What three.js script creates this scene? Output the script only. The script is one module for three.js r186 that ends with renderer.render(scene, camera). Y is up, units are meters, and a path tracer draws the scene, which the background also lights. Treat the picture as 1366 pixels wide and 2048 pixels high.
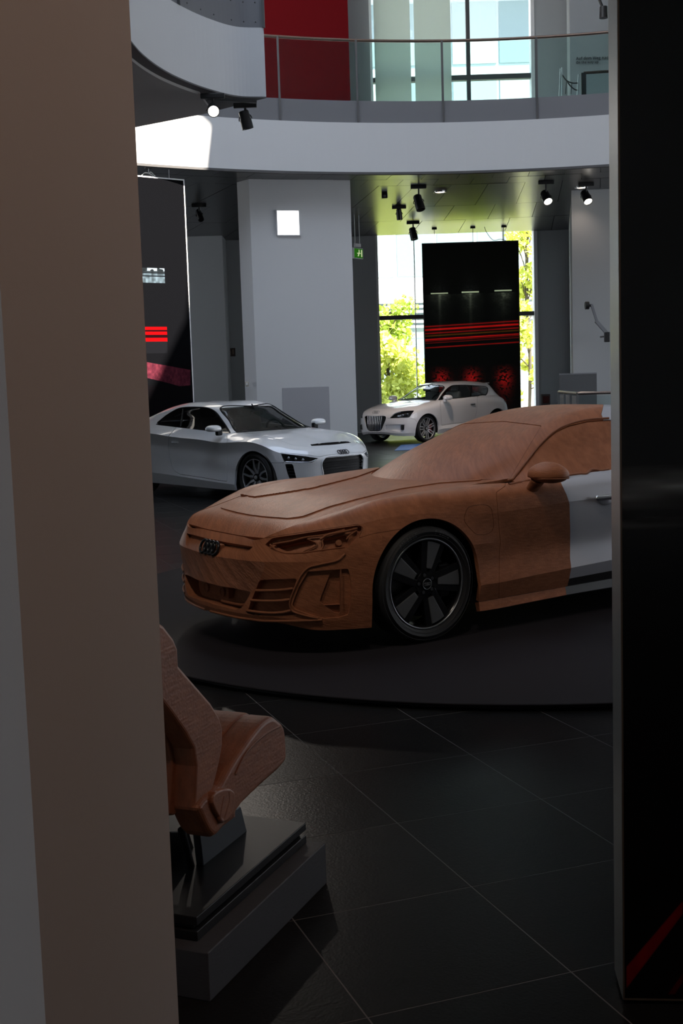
import * as THREE from 'three';
import { RectAreaLightUniformsLib } from 'three/addons/lights/RectAreaLightUniformsLib.js';
import { RoundedBoxGeometry } from 'three/addons/geometries/RoundedBoxGeometry.js';
import { TextGeometry } from 'three/addons/geometries/TextGeometry.js';
import { FontLoader } from 'three/addons/loaders/FontLoader.js';
import { mergeGeometries } from 'three/addons/utils/BufferGeometryUtils.js';

// ------------------------------------------------------------------ camera
const scene = new THREE.Scene();
const FOCAL = 2437, CX = 683, CY = 1024, EYE = 1.70;
const PITCH = 6.4 * Math.PI / 180, ROLL = -1.8 * Math.PI / 180;
const camera = new THREE.PerspectiveCamera(2 * Math.atan(CY / FOCAL) * 180 / Math.PI, 1366 / 2048, 0.1, 400);
const camFwd = new THREE.Vector3(0, -Math.sin(PITCH), -Math.cos(PITCH));
const camUp0 = new THREE.Vector3(0, Math.cos(PITCH), -Math.sin(PITCH));
const camRight = new THREE.Vector3(1, 0, 0).multiplyScalar(Math.cos(ROLL)).addScaledVector(camUp0, Math.sin(ROLL));
const camUp = new THREE.Vector3(-Math.sin(ROLL), 0, 0).addScaledVector(camUp0, Math.cos(ROLL));
camera.position.set(0, EYE, 0);
camera.up.copy(camUp);
camera.lookAt(camera.position.clone().add(camFwd));

// ------------------------------------------------------------------ sky, sun, exposure
RectAreaLightUniformsLib.init();
const renderer = new THREE.WebGLRenderer({ antialias: true });
renderer.toneMapping = THREE.LinearToneMapping;
renderer.toneMappingExposure = 1.12;
renderer.shadowMap.enabled = true;
{
  const W = 64, H = 32, d = new Float32Array(W * H * 4);
  for (let j = 0; j < H; j++) for (let i = 0; i < W; i++) {
    const el = ((j + 0.5) / H - 0.5) * Math.PI, t = Math.max(0, Math.sin(el));
    const k = 4 * (j * W + i), b = 2.9;
    d[k] = b * (0.98 - 0.20 * t); d[k + 1] = b * (1.02 - 0.10 * t); d[k + 2] = b * (1.08 + 0.10 * t); d[k + 3] = 1;
  }
  const sky = new THREE.DataTexture(d, W, H, THREE.RGBAFormat, THREE.FloatType);
  sky.mapping = THREE.EquirectangularReflectionMapping;
  sky.magFilter = THREE.LinearFilter; sky.needsUpdate = true;
  scene.background = sky; scene.environment = sky;
}
const SUN_DIR = new THREE.Vector3(0.62, 1.25, 0.80).normalize();      // towards the sun
const sun = new THREE.DirectionalLight(0xfff2e0, 26);
sun.position.copy(SUN_DIR).multiplyScalar(60).add(new THREE.Vector3(0, 0, -18));
sun.target.position.set(0, 0, -18); scene.add(sun, sun.target);
sun.castShadow = true; sun.shadow.mapSize.set(2048, 2048);
Object.assign(sun.shadow.camera, { left: -45, right: 45, top: 45, bottom: -45, near: 1, far: 160 });

// ------------------------------------------------------------------ helpers
let seed = 7;
const rnd = () => { seed = (seed * 1664525 + 1013904223) >>> 0; return seed / 4294967296; };
const V = (x, y, z) => new THREE.Vector3(x, y, z);
const lin = (r, g, b) => new THREE.Color().setRGB(r, g, b);
const std = (o) => new THREE.MeshStandardMaterial({ side: THREE.DoubleSide, ...o });
const phy = (o) => new THREE.MeshPhysicalMaterial({ side: THREE.DoubleSide, ...o });
// a photograph pixel gives a direction; the surface it touches gives the distance
function rayDir(px, py) {
  return V(0, 0, 0).addScaledVector(camRight, (px - CX) / FOCAL).addScaledVector(camUp, -(py - CY) / FOCAL).add(camFwd);
}
const onY = (px, py, y) => { const d = rayDir(px, py); return V(0, EYE, 0).addScaledVector(d, (y - EYE) / d.y); };
const onZ = (px, py, z) => { const d = rayDir(px, py); return V(0, EYE, 0).addScaledVector(d, z / d.z); };
function pix(x, y, z) {
  const dx = x, dy = y - EYE, dz = z;
  const a = dx * camRight.x + dy * camRight.y + dz * camRight.z, b = dx * camUp.x + dy * camUp.y + dz * camUp.z, c = dx * camFwd.x + dy * camFwd.y + dz * camFwd.z;
  return [CX + FOCAL * a / c, CY - FOCAL * b / c];
}
const used = new Map();
function numbered(n) { const k = used.get(n) || 0; used.set(n, k + 1); return k ? n + '_' + String(k).padStart(3, '0') : n; }
function shadow(o) { o.traverse((c) => { if (c.isMesh) { c.castShadow = true; c.receiveShadow = true; } }); return o; }
function thing(name, label, category, pos = [0, 0, 0], turn = 0, group) {
  const o = new THREE.Group(); o.name = numbered(name); o.position.set(...pos); o.rotation.y = turn;
  o.userData = { label, category }; if (group) o.userData.group = group;
  scene.add(o); return o;
}
function structure(name, label, category) {
  const o = thing(name, label, category); o.userData.kind = 'structure'; return o;
}
function part(name, geo, mat, parent, label) {
  const g = Array.isArray(geo) ? mergeGeometries(geo.map(plain)) : geo;
  const m = new THREE.Mesh(g, mat); m.name = name; m.castShadow = m.receiveShadow = true;
  if (label) m.userData.label = label;
  (parent || scene).add(m); return m;
}
function plain(g) {            // position, normal, uv only and no index, so that any two merge
  const h = g.index ? g.toNonIndexed() : g.clone();
  for (const k of Object.keys(h.attributes)) if (!['position', 'normal', 'uv'].includes(k)) h.deleteAttribute(k);
  if (!h.attributes.normal) h.computeVertexNormals();
  if (!h.attributes.uv) h.setAttribute('uv', new THREE.BufferAttribute(new Float32Array(h.attributes.position.count * 2), 2));
  return h;
}
const box = (x0, x1, y0, y1, z0, z1) => new THREE.BoxGeometry(x1 - x0, y1 - y0, z1 - z0).translate((x0 + x1) / 2, (y0 + y1) / 2, (z0 + z1) / 2);
const rbox = (w, h, d, r = 0.01, s = 2) => new RoundedBoxGeometry(w, h, d, s, r);
const at = (g, x, y, z) => g.translate(x, y, z);
function bar(a, b, r, seg = 10) {
  const d = b.clone().sub(a), g = new THREE.CylinderGeometry(r, r, d.length(), seg);
  g.applyQuaternion(new THREE.Quaternion().setFromUnitVectors(V(0, 1, 0), d.normalize()));
  return g.translate((a.x + b.x) / 2, (a.y + b.y) / 2, (a.z + b.z) / 2);
}
function boxBar(a, b, w, h) {   // a box of width w (horizontal) and height h from a to b
  const d = b.clone().sub(a), g = new THREE.BoxGeometry(d.length(), h, w);
  const m = new THREE.Matrix4(), x = d.clone().normalize(), z = V(0, 1, 0).cross(x).negate().normalize(), y = z.clone().cross(x);
  if (z.lengthSq() < 1e-6) { z.set(0, 0, 1); y.copy(z.clone().cross(x)); }
  m.makeBasis(x, y, z); g.applyMatrix4(m);
  return g.translate((a.x + b.x) / 2, (a.y + b.y) / 2, (a.z + b.z) / 2);
}
const tube = (pts, r, seg = 40, rad = 8, closed = false) => new THREE.TubeGeometry(new THREE.CatmullRomCurve3(pts, closed, 'centripetal'), seg, r, rad, closed);
function flat(points, y0, y1, holes = []) {     // plan outline [x, z] extruded from y0 to y1
  const s = new THREE.Shape(points.map(([x, z]) => new THREE.Vector2(x, -z)));
  for (const h of holes) s.holes.push(new THREE.Path(h.map(([x, z]) => new THREE.Vector2(x, -z))));
  const g = new THREE.ExtrudeGeometry(s, { depth: y1 - y0, bevelEnabled: false, curveSegments: 8 });
  return g.rotateX(-Math.PI / 2).translate(0, y0, 0);
}
// value noise
function hash(i, j, s) { let h = (i * 374761393 + j * 668265263 + s * 974711) | 0; h = Math.imul(h ^ (h >>> 13), 1274126177); return ((h ^ (h >>> 16)) >>> 0) / 4294967296; }
function noise(x, y, p, s = 0) {
  const i = Math.floor(x), j = Math.floor(y), f = x - i, g = y - j, u = f * f * (3 - 2 * f), v = g * g * (3 - 2 * g), w = (a) => ((a % p) + p) % p;
  const a = hash(w(i), w(j), s), b = hash(w(i + 1), w(j), s), c = hash(w(i), w(j + 1), s), d = hash(w(i + 1), w(j + 1), s);
  return a + (b - a) * u + (c - a) * v + (a - b - c + d) * u * v;
}
function tex(n, fn, srgb, repeat = [1, 1]) {
  const [W, H] = Array.isArray(n) ? n : [n, n], d = new Uint8Array(W * H * 4);
  for (let j = 0; j < H; j++) for (let i = 0; i < W; i++) {
    const c = fn(i / W, j / H), k = 4 * (j * W + i);
    d[k] = 255 * Math.min(1, Math.max(0, c[0])); d[k + 1] = 255 * Math.min(1, Math.max(0, c[1])); d[k + 2] = 255 * Math.min(1, Math.max(0, c[2])); d[k + 3] = 255;
  }
  const t = new THREE.DataTexture(d, W, H); t.magFilter = THREE.LinearFilter; t.minFilter = THREE.LinearMipmapLinearFilter; t.generateMipmaps = true;
  t.wrapS = t.wrapT = THREE.RepeatWrapping; t.repeat.set(...repeat); if (srgb) t.colorSpace = THREE.SRGBColorSpace; t.needsUpdate = true; return t;
}
const grain = tex(256, (u, v) => { const n = 0.5 * noise(u * 128, v * 128, 128, 1) + 0.3 * noise(u * 64, v * 64, 64, 2) + 0.2 * noise(u * 16, v * 16, 16, 3); return [n, n, n]; });
const brushed = tex(256, (u, v) => { const n = 0.7 * noise(u * 256, v * 4, 256, 4) + 0.3 * noise(u * 64, v * 8, 64, 5); return [n, n, n]; });
const font = await new FontLoader().loadAsync('fonts/droid/droid_sans_regular.typeface.json');
const fontBold = await new FontLoader().loadAsync('fonts/droid/droid_sans_bold.typeface.json');
// ------------------------------------------------------------------ the building
const H = 5.69, RC = [3.03, -13.73], RF = 11.58, FZ = -36, UP = 6.70;
const M = {
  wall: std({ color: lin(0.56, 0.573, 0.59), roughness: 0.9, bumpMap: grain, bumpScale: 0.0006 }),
  wallGrey: std({ color: lin(0.38, 0.40, 0.412), roughness: 0.9, bumpMap: grain, bumpScale: 0.0006 }),
  wallWarm: std({ color: lin(0.50, 0.475, 0.46), roughness: 0.85, bumpMap: grain, bumpScale: 0.0004 }),
  grey: std({ color: lin(0.17, 0.175, 0.19), roughness: 0.55, metalness: 0.3 }),
  darkGrey: std({ color: lin(0.075, 0.075, 0.078), roughness: 0.6 }),
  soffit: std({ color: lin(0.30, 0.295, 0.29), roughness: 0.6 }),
  ceilMetal: std({ color: lin(0.095, 0.096, 0.10), roughness: 0.30, metalness: 1.0, bumpMap: grain, bumpScale: 0.0004 }),
  joint: std({ color: lin(0.03, 0.03, 0.032), roughness: 0.9 }),
  grout: std({ color: lin(0.14, 0.14, 0.145), roughness: 0.9 }),
  black: std({ color: lin(0.012, 0.012, 0.013), roughness: 0.45 }),
  blackMetal: std({ color: lin(0.015, 0.015, 0.016), roughness: 0.35, metalness: 0.2 }),
  steel: std({ color: lin(0.34, 0.35, 0.37), roughness: 0.32, metalness: 1.0 }),
  chrome: std({ color: lin(0.75, 0.76, 0.78), roughness: 0.12, metalness: 1.0 }),
  satin: std({ color: lin(0.50, 0.52, 0.53), roughness: 0.36, metalness: 1.0, bumpMap: brushed, bumpScale: 0.0003 }),
  white: std({ color: lin(0.78, 0.79, 0.80), roughness: 0.6 }),
  red: phy({ color: lin(0.135, 0.006, 0.009), roughness: 0.7, specularIntensity: 0.05 }),
  glass: phy({ color: lin(0.90, 0.96, 0.95), roughness: 0.02, transmission: 1, thickness: 0, ior: 1.5 }),
  railGlass: phy({ color: lin(0.78, 0.88, 0.87), roughness: 0.02, transmission: 1, thickness: 0, ior: 1.22 }),
};
// floor: slate tiles laid on a pale bed, 0.62 x 0.635 m
{
  const fl = structure('floor', 'dark slate tiled museum floor with thin pale joints', 'floor');
  part('screed', box(-14, 14, -0.2, -0.0008, FZ, 6), M.grout, fl);
  const slate = [0, 1, 2].map((k) => phy({ specularIntensity: 0.05,
    color: lin(0.009 + 0.002 * k, 0.0095 + 0.002 * k, 0.0105 + 0.002 * k), roughness: 0.30 + 0.02 * k,
    bumpMap: grain, bumpScale: 0.0006 }));
  const a = 70 * Math.PI / 180, u = V(Math.cos(a), 0, Math.sin(a)), w = V(Math.sin(a), 0, -Math.cos(a)), o = onY(943, 1773, 0);
  const TU = 0.635, TW = 0.62, J = 0.005;
  const cells = [];
  for (let i = -70; i < 40; i++) for (let j = -40; j < 60; j++) {
    const c = o.clone().addScaledVector(u, (i + 0.5) * TU).addScaledVector(w, (j + 0.5) * TW);
    if (c.x < -13.5 || c.x > 13.5 || c.z < FZ + 0.4 || c.z > 5.5) continue;
    const p = pix(c.x, 0, Math.min(c.z, -0.5)), seen = c.z < -2.2 && p[0] > 330 && p[0] < 1240 && p[1] < 2150 && p[1] > 840;
    const onStage = Math.hypot(c.x - 1.23, c.z + 9.08) < 2.7;
    const area = seen && !onStage ? 1 / Math.pow(-c.z, 3) : 0;
    cells.push({ c, area });
  }
  cells.sort((p, q) => q.area - p.area);
  const tileGeo = new THREE.BoxGeometry(TU - J, 0.02, TW - J).translate(0, -0.01, 0);
  const far = [];
  const rot = new THREE.Matrix4().makeBasis(u, V(0, 1, 0), V(0, 0, 0).crossVectors(u, V(0, 1, 0)));
  cells.forEach(({ c, area }, k) => {
    const m = rot.clone().setPosition(c.x, 0, c.z);
    if (k < 300 && area > 0) {
      const t = part('tile', tileGeo, slate[Math.floor(rnd() * 3)], fl); t.applyMatrix4(m);
    } else far.push(plain(tileGeo).applyMatrix4(m));
  });
  const f = part('distant_tiles', mergeGeometries(far), slate[1], fl); f.userData.kind = 'stuff';
}
// round turntable platform under the clay car
{
  const st = thing('turntable_platform', 'low round black display platform under the brown clay car', 'platform', [1.23, 0, -9.08]);
  const prof = [[0, 0.012], [3.13, 0.012], [3.155, 0.0], [3.13, 0.0]];
  part('skirt', new THREE.CylinderGeometry(3.10, 3.10, 0.032, 128), M.black, st).position.y = 0.016;
  part('deck', new THREE.LatheGeometry([[0, 0.028], [3.15, 0.028], [3.165, 0.031], [3.165, 0.037], [3.155, 0.04], [0, 0.04]].map(([x, y]) => new THREE.Vector2(x, y)), 160),
    phy({ specularIntensity: 0.12, color: lin(0.019, 0.017, 0.020), roughness: 0.62, bumpMap: grain, bumpScale: 0.0008 }), st);
}
const arcPt = (r, t) => [RC[0] + r * Math.sin(t), RC[1] - r * Math.cos(t)];     // t from the far point, right positive
const arc = (r, t0, t1, n) => Array.from({ length: n + 1 }, (_, k) => arcPt(r, t0 + (t1 - t0) * k / n));
function ringStrip(r0, r1, y0, y1, t0, t1, n) {        // curved box between two radii
  return flat([...arc(r0, t0, t1, n), ...arc(r1, t1, t0, n)], y0, y1);
}
const TL = -0.818, TR = 1.25;
// far gallery: slab with white curved edge
{
  const s = structure('floor_upper', 'gallery floor slab with a white curved edge band', 'floor');
  part('slab', flat([...arc(RF, TL, TR, 60), [13.9, FZ], [-13.9, FZ], [-13.9, -21.7]], H + 0.04, UP), M.wall, s);
  const tr = structure('trim_1', 'dark metal lip under the white gallery edge', 'trim');
  part('lip', ringStrip(RF - 0.012, RF + 0.05, H, H + 0.045, TL, TR, 60), M.darkGrey, tr);
}
// ceiling of the lower hall: polished metal panels in rings
{
  const c = structure('ceiling', 'polished dark metal ceiling panels laid in curved rings', 'ceiling');
  part('ceiling_void', flat([...arc(RF + 0.08, TL, TR, 50), [13.9, FZ], [-13.9, FZ], [-13.9, -21.7]], H + 0.03, H + 0.04), M.joint, c);
  const rings = [RF + 0.07, 12.25, 13.05, 16.35, 19.15, 22.55, 26];
  const step = 0.0605;
  const inside = ([x, z]) => x > -13.6 && x < 13.6 && z > FZ + 0.05;
  for (let k = 0; k < rings.length - 1; k++) for (let j = -12; j < 8; j++) {
    const off = (k % 2) * 0.03 + 0.0265;
    const t0 = j * step + off, t1 = (j + 1) * step + off - 0.0007, r0 = rings[k], r1 = rings[k + 1] - 0.014;
    if (t0 < -0.72) continue;
    let q = [arcPt(r0, t0), arcPt(r0, (t0 + t1) / 2), arcPt(r0, t1), arcPt(r1, t1), arcPt(r1, (t0 + t1) / 2), arcPt(r1, t0)];
    if (!q.some(inside)) continue;
    q = q.map(([x, z]) => [x, Math.max(z, FZ + 0.02)]);
    part('ceiling_panel', flat(q, H - 0.005 + 0.004 * hash(k, j, 3), H + 0.028), M.ceilMetal, c);
  }
}
// near gallery: the same level, its edge bulging into the hall and ending in a point
const nearEdge = [[13.9, -17.5], [9.4, -15.5], [8.9, -12.0], [7.2, -9.2], [5.0, -7.9], [2.6, -7.7], [0.4, -8.7], [-1.2, -10.3], [-2.1, -12.4], [-2.36, -14.3],
  [-2.33, -15.07], [-2.29, -15.65], [-2.17, -16.34], [-1.99, -16.93], [-1.66, -17.62], [-1.28, -18.1], [-0.9, -18.2]];
const nearCurve = new THREE.CatmullRomCurve3(nearEdge.map(([x, z]) => V(x, 0, z)), false, 'centripetal').getPoints(110).map((p) => [p.x, p.z]);
{
  const back = [[-1.8, -19.03], [-3.09, -19.84], [-5.3, -21.2], [-13.9, -21.6], [-13.9, 5.9], [13.9, 5.9]];
  const s = structure('floor_upper_front', 'near gallery with a white curved edge ending in a point', 'floor');
  part('slab', flat([...nearCurve, ...back], H + 0.05, UP), M.wall, s);
  // the underside is a dark board set back from the edge
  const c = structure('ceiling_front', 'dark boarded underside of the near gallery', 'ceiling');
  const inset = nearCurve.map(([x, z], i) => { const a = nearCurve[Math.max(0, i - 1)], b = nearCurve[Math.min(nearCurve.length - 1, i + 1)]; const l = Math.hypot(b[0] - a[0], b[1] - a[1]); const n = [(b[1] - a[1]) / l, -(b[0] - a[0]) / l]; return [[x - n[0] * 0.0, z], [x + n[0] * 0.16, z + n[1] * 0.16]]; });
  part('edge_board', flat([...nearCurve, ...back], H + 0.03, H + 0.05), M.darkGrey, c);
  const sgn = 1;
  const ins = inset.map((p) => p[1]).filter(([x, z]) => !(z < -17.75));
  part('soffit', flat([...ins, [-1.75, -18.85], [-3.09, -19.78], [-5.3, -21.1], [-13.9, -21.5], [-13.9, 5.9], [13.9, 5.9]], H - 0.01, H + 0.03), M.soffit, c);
}
// outer walls
{
  const wx0 = 1.22, wx1 = 5.92;
  const wb = structure('wall_back', 'pale grey window wall at the end of the hall', 'wall');
  part('wall_panel', [box(-14, wx0, 0, 17, FZ - 0.4, FZ), box(wx1, 8, 0, 17, FZ - 0.4, FZ), box(wx0, wx1, H + 0.05, 7.05, FZ - 0.4, FZ), box(wx0, wx1, 13.2, 17, FZ - 0.4, FZ)], M.wallGrey, wb);
  part('wall_return', box(-14, -3.1, 0, H, -35.9, -34.75), M.wallGrey, wb);
  const wr = structure('wall_right', 'grey wall beside the tall window with a recessed panel', 'wall');
  part('wall_panel', flat([[6.9, FZ - 0.3], [5.42, -28.15], [14, -27.9], [14, FZ - 0.3]], 0, 17), std({ color: lin(0.31, 0.325, 0.335), roughness: 0.9, bumpMap: grain, bumpScale: 0.0006 }), wr);
  // side walls; their window openings are out of view, added for fill light
  const sideWall = (name, label, x0, x1, wins) => {
    const w = structure(name, label, 'wall'), zs = [FZ - 0.4]; for (const [a, b] of wins) zs.push(a, b); zs.push(6.4);
    for (let k = 0; k < zs.length; k += 2) part('wall_panel', box(x0, x1, 0, 17, zs[k], zs[k + 1]), M.wall, w);
    for (const [a, b, y0, y1] of wins) { part('wall_below', box(x0, x1, 0, y0, a, b), M.wall, w); part('wall_above', box(x0, x1, y1, 17, a, b), M.wall, w); }
  };
  const fillWindow = (name, label, x, [a, b, y0, y1]) => { const w = structure(name, label, 'window'), n = Math.round((b - a) / 2); for (let k = 1; k < n; k++) part('mullion', box(x - 0.1, x + 0.1, y0, y1, a + (b - a) * k / n - 0.04, a + (b - a) * k / n + 0.04), M.white, w); };
  const L1 = [-33.5, -27, 0.3, 5.3], L2 = [-3.5, 4.5, 0.4, 4.2], R1 = [-26.5, -15, 0.3, 5.3], R2 = [-12.5, -8.5, 0.4, 4.8];
  sideWall('wall_left', 'pale side wall of the hall with two added window openings', -14.4, -14, [L1, L2]);
  sideWall('wall_right_side', 'pale side wall of the hall opposite with two added window openings', 14, 14.4, [R1, R2]);
  fillWindow('window_3', 'unseen side window added to light the pillar', -14.2, L2); fillWindow('window_4', 'unseen side window added for fill light beyond the dark banner', -14.2, L1);
  fillWindow('window_5', 'unseen side window added for fill light beyond the stair', 14.2, R1); fillWindow('window_6', 'unseen side window added to light the side of the clay car', 14.2, R2);
  const wf = structure('wall_front', 'pale wall behind the viewer', 'wall'); part('wall_panel', box(-14, 14, 0, 17, 6, 6.4), M.wall, wf);
  const rf = structure('ceiling_upper', 'roof over the hall with an unseen skylight shaped for the light', 'ceiling');
  const hole = [[-9, -24], [-2, -24], [-2, -17.5], [3.0, -17.3], [4.3, -14.6], [4.3, -12.9], [1.0, -12.5], [1.0, -3], [-9, -3]];  // unseen skylight, its outline shaped to steer the sun patch and fill light
  part('roof_slab', flat([[-14.4, 6.4], [14.4, 6.4], [14.4, FZ - 0.4], [-14.4, FZ - 0.4]], 17, 17.4, [hole]), M.wall, rf);
  for (const x of [-6, -3, 0]) part('skylight_bar', box(x - 0.06, x + 0.06, 17.05, 17.3, x < -1 ? -24 : -17.4, -3), M.white, rf);
  part('skylight_bar', box(-9, 1.0, 17.05, 17.3, -8.56, -8.44), M.white, rf);
}
// windows of the end wall
function frameBars(name, label, y0, y1, verticals, horizontals) {
  const w = structure(name, label, 'window');
  part('jamb', box(1.22, 1.29, y0, y1, FZ - 0.35, FZ - 0.05), M.white, w); part('jamb', box(5.82, 5.92, y0, y1, FZ - 0.35, FZ + 0.02), M.white, w);
  for (const [x, t, m] of verticals) part('mullion', box(x - t, x + t, y0, y1, FZ - 0.25, FZ - 0.1), m, w);
  for (const [y, t, m] of horizontals) part('transom', box(1.29, 5.82, y - t, y + t, FZ - 0.28, FZ - 0.08), m, w);
  const xs = [1.29, ...verticals.map((v) => v[0]), 5.82], ys = [y0, ...horizontals.map((h) => h[0]), y1];
  for (let i = 0; i < xs.length - 1; i++) for (let j = 0; j < ys.length - 1; j++)
    part('pane', new THREE.PlaneGeometry(xs[i + 1] - xs[i], ys[j + 1] - ys[j]).translate((xs[i] + xs[i + 1]) / 2, (ys[j] + ys[j + 1]) / 2, FZ - 0.2), M.glass, w);
}
frameBars('window_1', 'tall ground floor window with trees outside', 0, H + 0.05, [[2.35, 0.012, M.white], [4.95, 0.012, M.white]], [[3.33, 0.06, M.darkGrey]]);
frameBars('window_2', 'tall gallery window with a dark mullion and transom', 7.05, 13.2, [[4.04, 0.055, M.darkGrey]], [[10.07, 0.07, M.darkGrey]]);
// the big square column with its lit square and service hatch
{
  const c = structure('support_column', 'broad white column with a glowing square sign and a service hatch', 'column');
  const plan = [[-1.66, -25.18], [0.39, -25.71], [0.28, -26.7], [-1.75, -26.4], [-1.93, -25.55]];
  part('shaft', flat(plan, 0, H), M.wall, c);
  const A = V(-1.66, 0, -25.18), B = V(0.39, 0, -25.71), d = B.clone().sub(A).normalize(), n = V(-d.z, 0, d.x);
  if (n.z < 0) n.negate();
  const onFace = (px, py) => { const r = rayDir(px, py), o = V(0, EYE, 0), t = A.clone().sub(o).dot(n) / r.dot(n); return o.addScaledVector(r, t); };
  const face = (name, p, q, out, mat, parent, label) => {
    const a = onFace(...p), b = onFace(...q), w = Math.hypot(b.x - a.x, b.z - a.z), hh = Math.abs(a.y - b.y);
    const m = part(name, rbox(w, hh, 0.03, 0.004), mat, parent, label);
    m.position.set((a.x + b.x) / 2, (a.y + b.y) / 2, (a.z + b.z) / 2).addScaledVector(n, out); m.rotation.y = Math.atan2(n.x, n.z); return { m, w, hh };
  };
  face('service_hatch', [564, 776], [662, 905], -0.004, std({ color: lin(0.33, 0.335, 0.36), roughness: 0.6 }), c, 'darker flush hatch');
  const sg = thing('light_box', 'glowing white square light box on the broad white column', 'light');
  const pa = onFace(551, 420), pb = onFace(600, 472), w = Math.hypot(pb.x - pa.x, pb.z - pa.z), hh = pa.y - pb.y;
  sg.position.set((pa.x + pb.x) / 2, (pa.y + pb.y) / 2, (pa.z + pb.z) / 2); sg.rotation.y = Math.atan2(n.x, n.z);
  const fr = [box(-w / 2, w / 2, hh / 2 - 0.02, hh / 2, 0, 0.05), box(-w / 2, w / 2, -hh / 2, -hh / 2 + 0.02, 0, 0.05), box(-w / 2, -w / 2 + 0.02, -hh / 2, hh / 2, 0, 0.05), box(w / 2 - 0.02, w / 2, -hh / 2, hh / 2, 0, 0.05)];
  part('frame', fr, M.white, sg);
  part('diffuser', box(-w / 2 + 0.02, w / 2 - 0.02, -hh / 2 + 0.02, hh / 2 - 0.02, 0.005, 0.03), std({ color: lin(0.8, 0.8, 0.8), emissive: lin(1, 0.97, 0.95), emissiveIntensity: 1.6 }), sg);
  const ra = new THREE.RectAreaLight(0xfff4ee, 2.0, w - 0.04, hh - 0.04); ra.position.set(0, 0, 0.06); ra.rotation.y = Math.PI; sg.add(ra);
  // small call button plate on the narrow face
  const kp = thing('wall_switch', 'small pale switch plate on the edge of the broad column', 'switch', onZ(494, 768, -25.3).toArray());
  part('plate', rbox(0.07, 0.1, 0.05, 0.008), std({ color: lin(0.55, 0.5, 0.42), roughness: 0.6 }), kp);
  part('rocker', at(rbox(0.035, 0.05, 0.02, 0.005), 0, 0, 0.03), M.white, kp);
}
// railing of the far gallery
function railing(name, label, pathPts, joints, opt = {}) {
  // pathPts: dense plan points [x, z]; joints: indices of posts
  const g = thing(name, label, 'railing');
  const y0 = UP, y1 = 7.13, y2 = 8.30;
  const strip = (i0, i1, ya, yb, th, off) => {
    const o = [], q = [];
    for (let i = i0; i <= i1; i++) {
      const a = pathPts[Math.max(0, i - 1)], b = pathPts[Math.min(pathPts.length - 1, i + 1)], l = Math.hypot(b[0] - a[0], b[1] - a[1]), nx = -(b[1] - a[1]) / l, nz = (b[0] - a[0]) / l;
      o.push([pathPts[i][0] + nx * off, pathPts[i][1] + nz * off]); q.unshift([pathPts[i][0] + nx * (off + th), pathPts[i][1] + nz * (off + th)]);
    }
    return flat([...o, ...q], ya, yb);
  };
  for (let k = 0; k < joints.length - 1; k++) {
    const k0 = part('kick_panel', strip(joints[k], joints[k + 1], y0, y1, 0.02, 0), M.grey, g);
    if (opt.glass !== false) part('glass_pane', strip(joints[k], joints[k + 1], y1, y2 - 0.04, 0.012, 0.004), M.railGlass, g);
    const bolts = [];
    for (let m = 0; m < 6; m++) { const i = Math.round(joints[k] + (joints[k + 1] - joints[k]) * (m + 0.5) / 6), p = pathPts[i]; for (const yy of [y0 + 0.08, y1 - 0.08]) bolts.push(new THREE.SphereGeometry(0.012, 6, 5).translate(p[0], yy, p[1])); }
    part('bolts', bolts, M.darkGrey, g).userData.kind = 'stuff';
  }
  for (const j of joints) { const p = pathPts[j]; part('post', box(p[0] - 0.02, p[0] + 0.02, y0, y2, p[1] - 0.02, p[1] + 0.045), M.darkGrey, g); }
  part('handrail', tube(pathPts.filter((_, i) => i % 2 === 0).map(([x, z]) => V(x, y2, z)), 0.03, 80, 10), std({ color: lin(0.30, 0.22, 0.18), roughness: 0.3, metalness: 0.9 }), g);
  return g;
}
{
  const pts = arc(RF + 0.05, -0.80, 1.15, 156);
  const idx = (px) => { let best = 0, e = 1e9; pts.forEach((p, i) => { const q = Math.abs(pix(p[0], 7.2, p[1])[0] - px); if (q < e) { e = q; best = i; } }); return best; };
  railing('gallery_railing', 'curved glass railing with a copper toned handrail on the far gallery', pts, [0, idx(380), idx(553), idx(720), idx(891), idx(1068), idx(1240), 130, 156]);
}
{
  const pts = nearCurve.slice(40).map(([x, z]) => [x, z]).reverse();
  railing('gallery_railing', 'grey panelled railing on the pointed end of the near gallery', pts.slice(0, 58).map(([x, z]) => [x, z]), [0, 20, 40, 57]);
}
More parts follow.
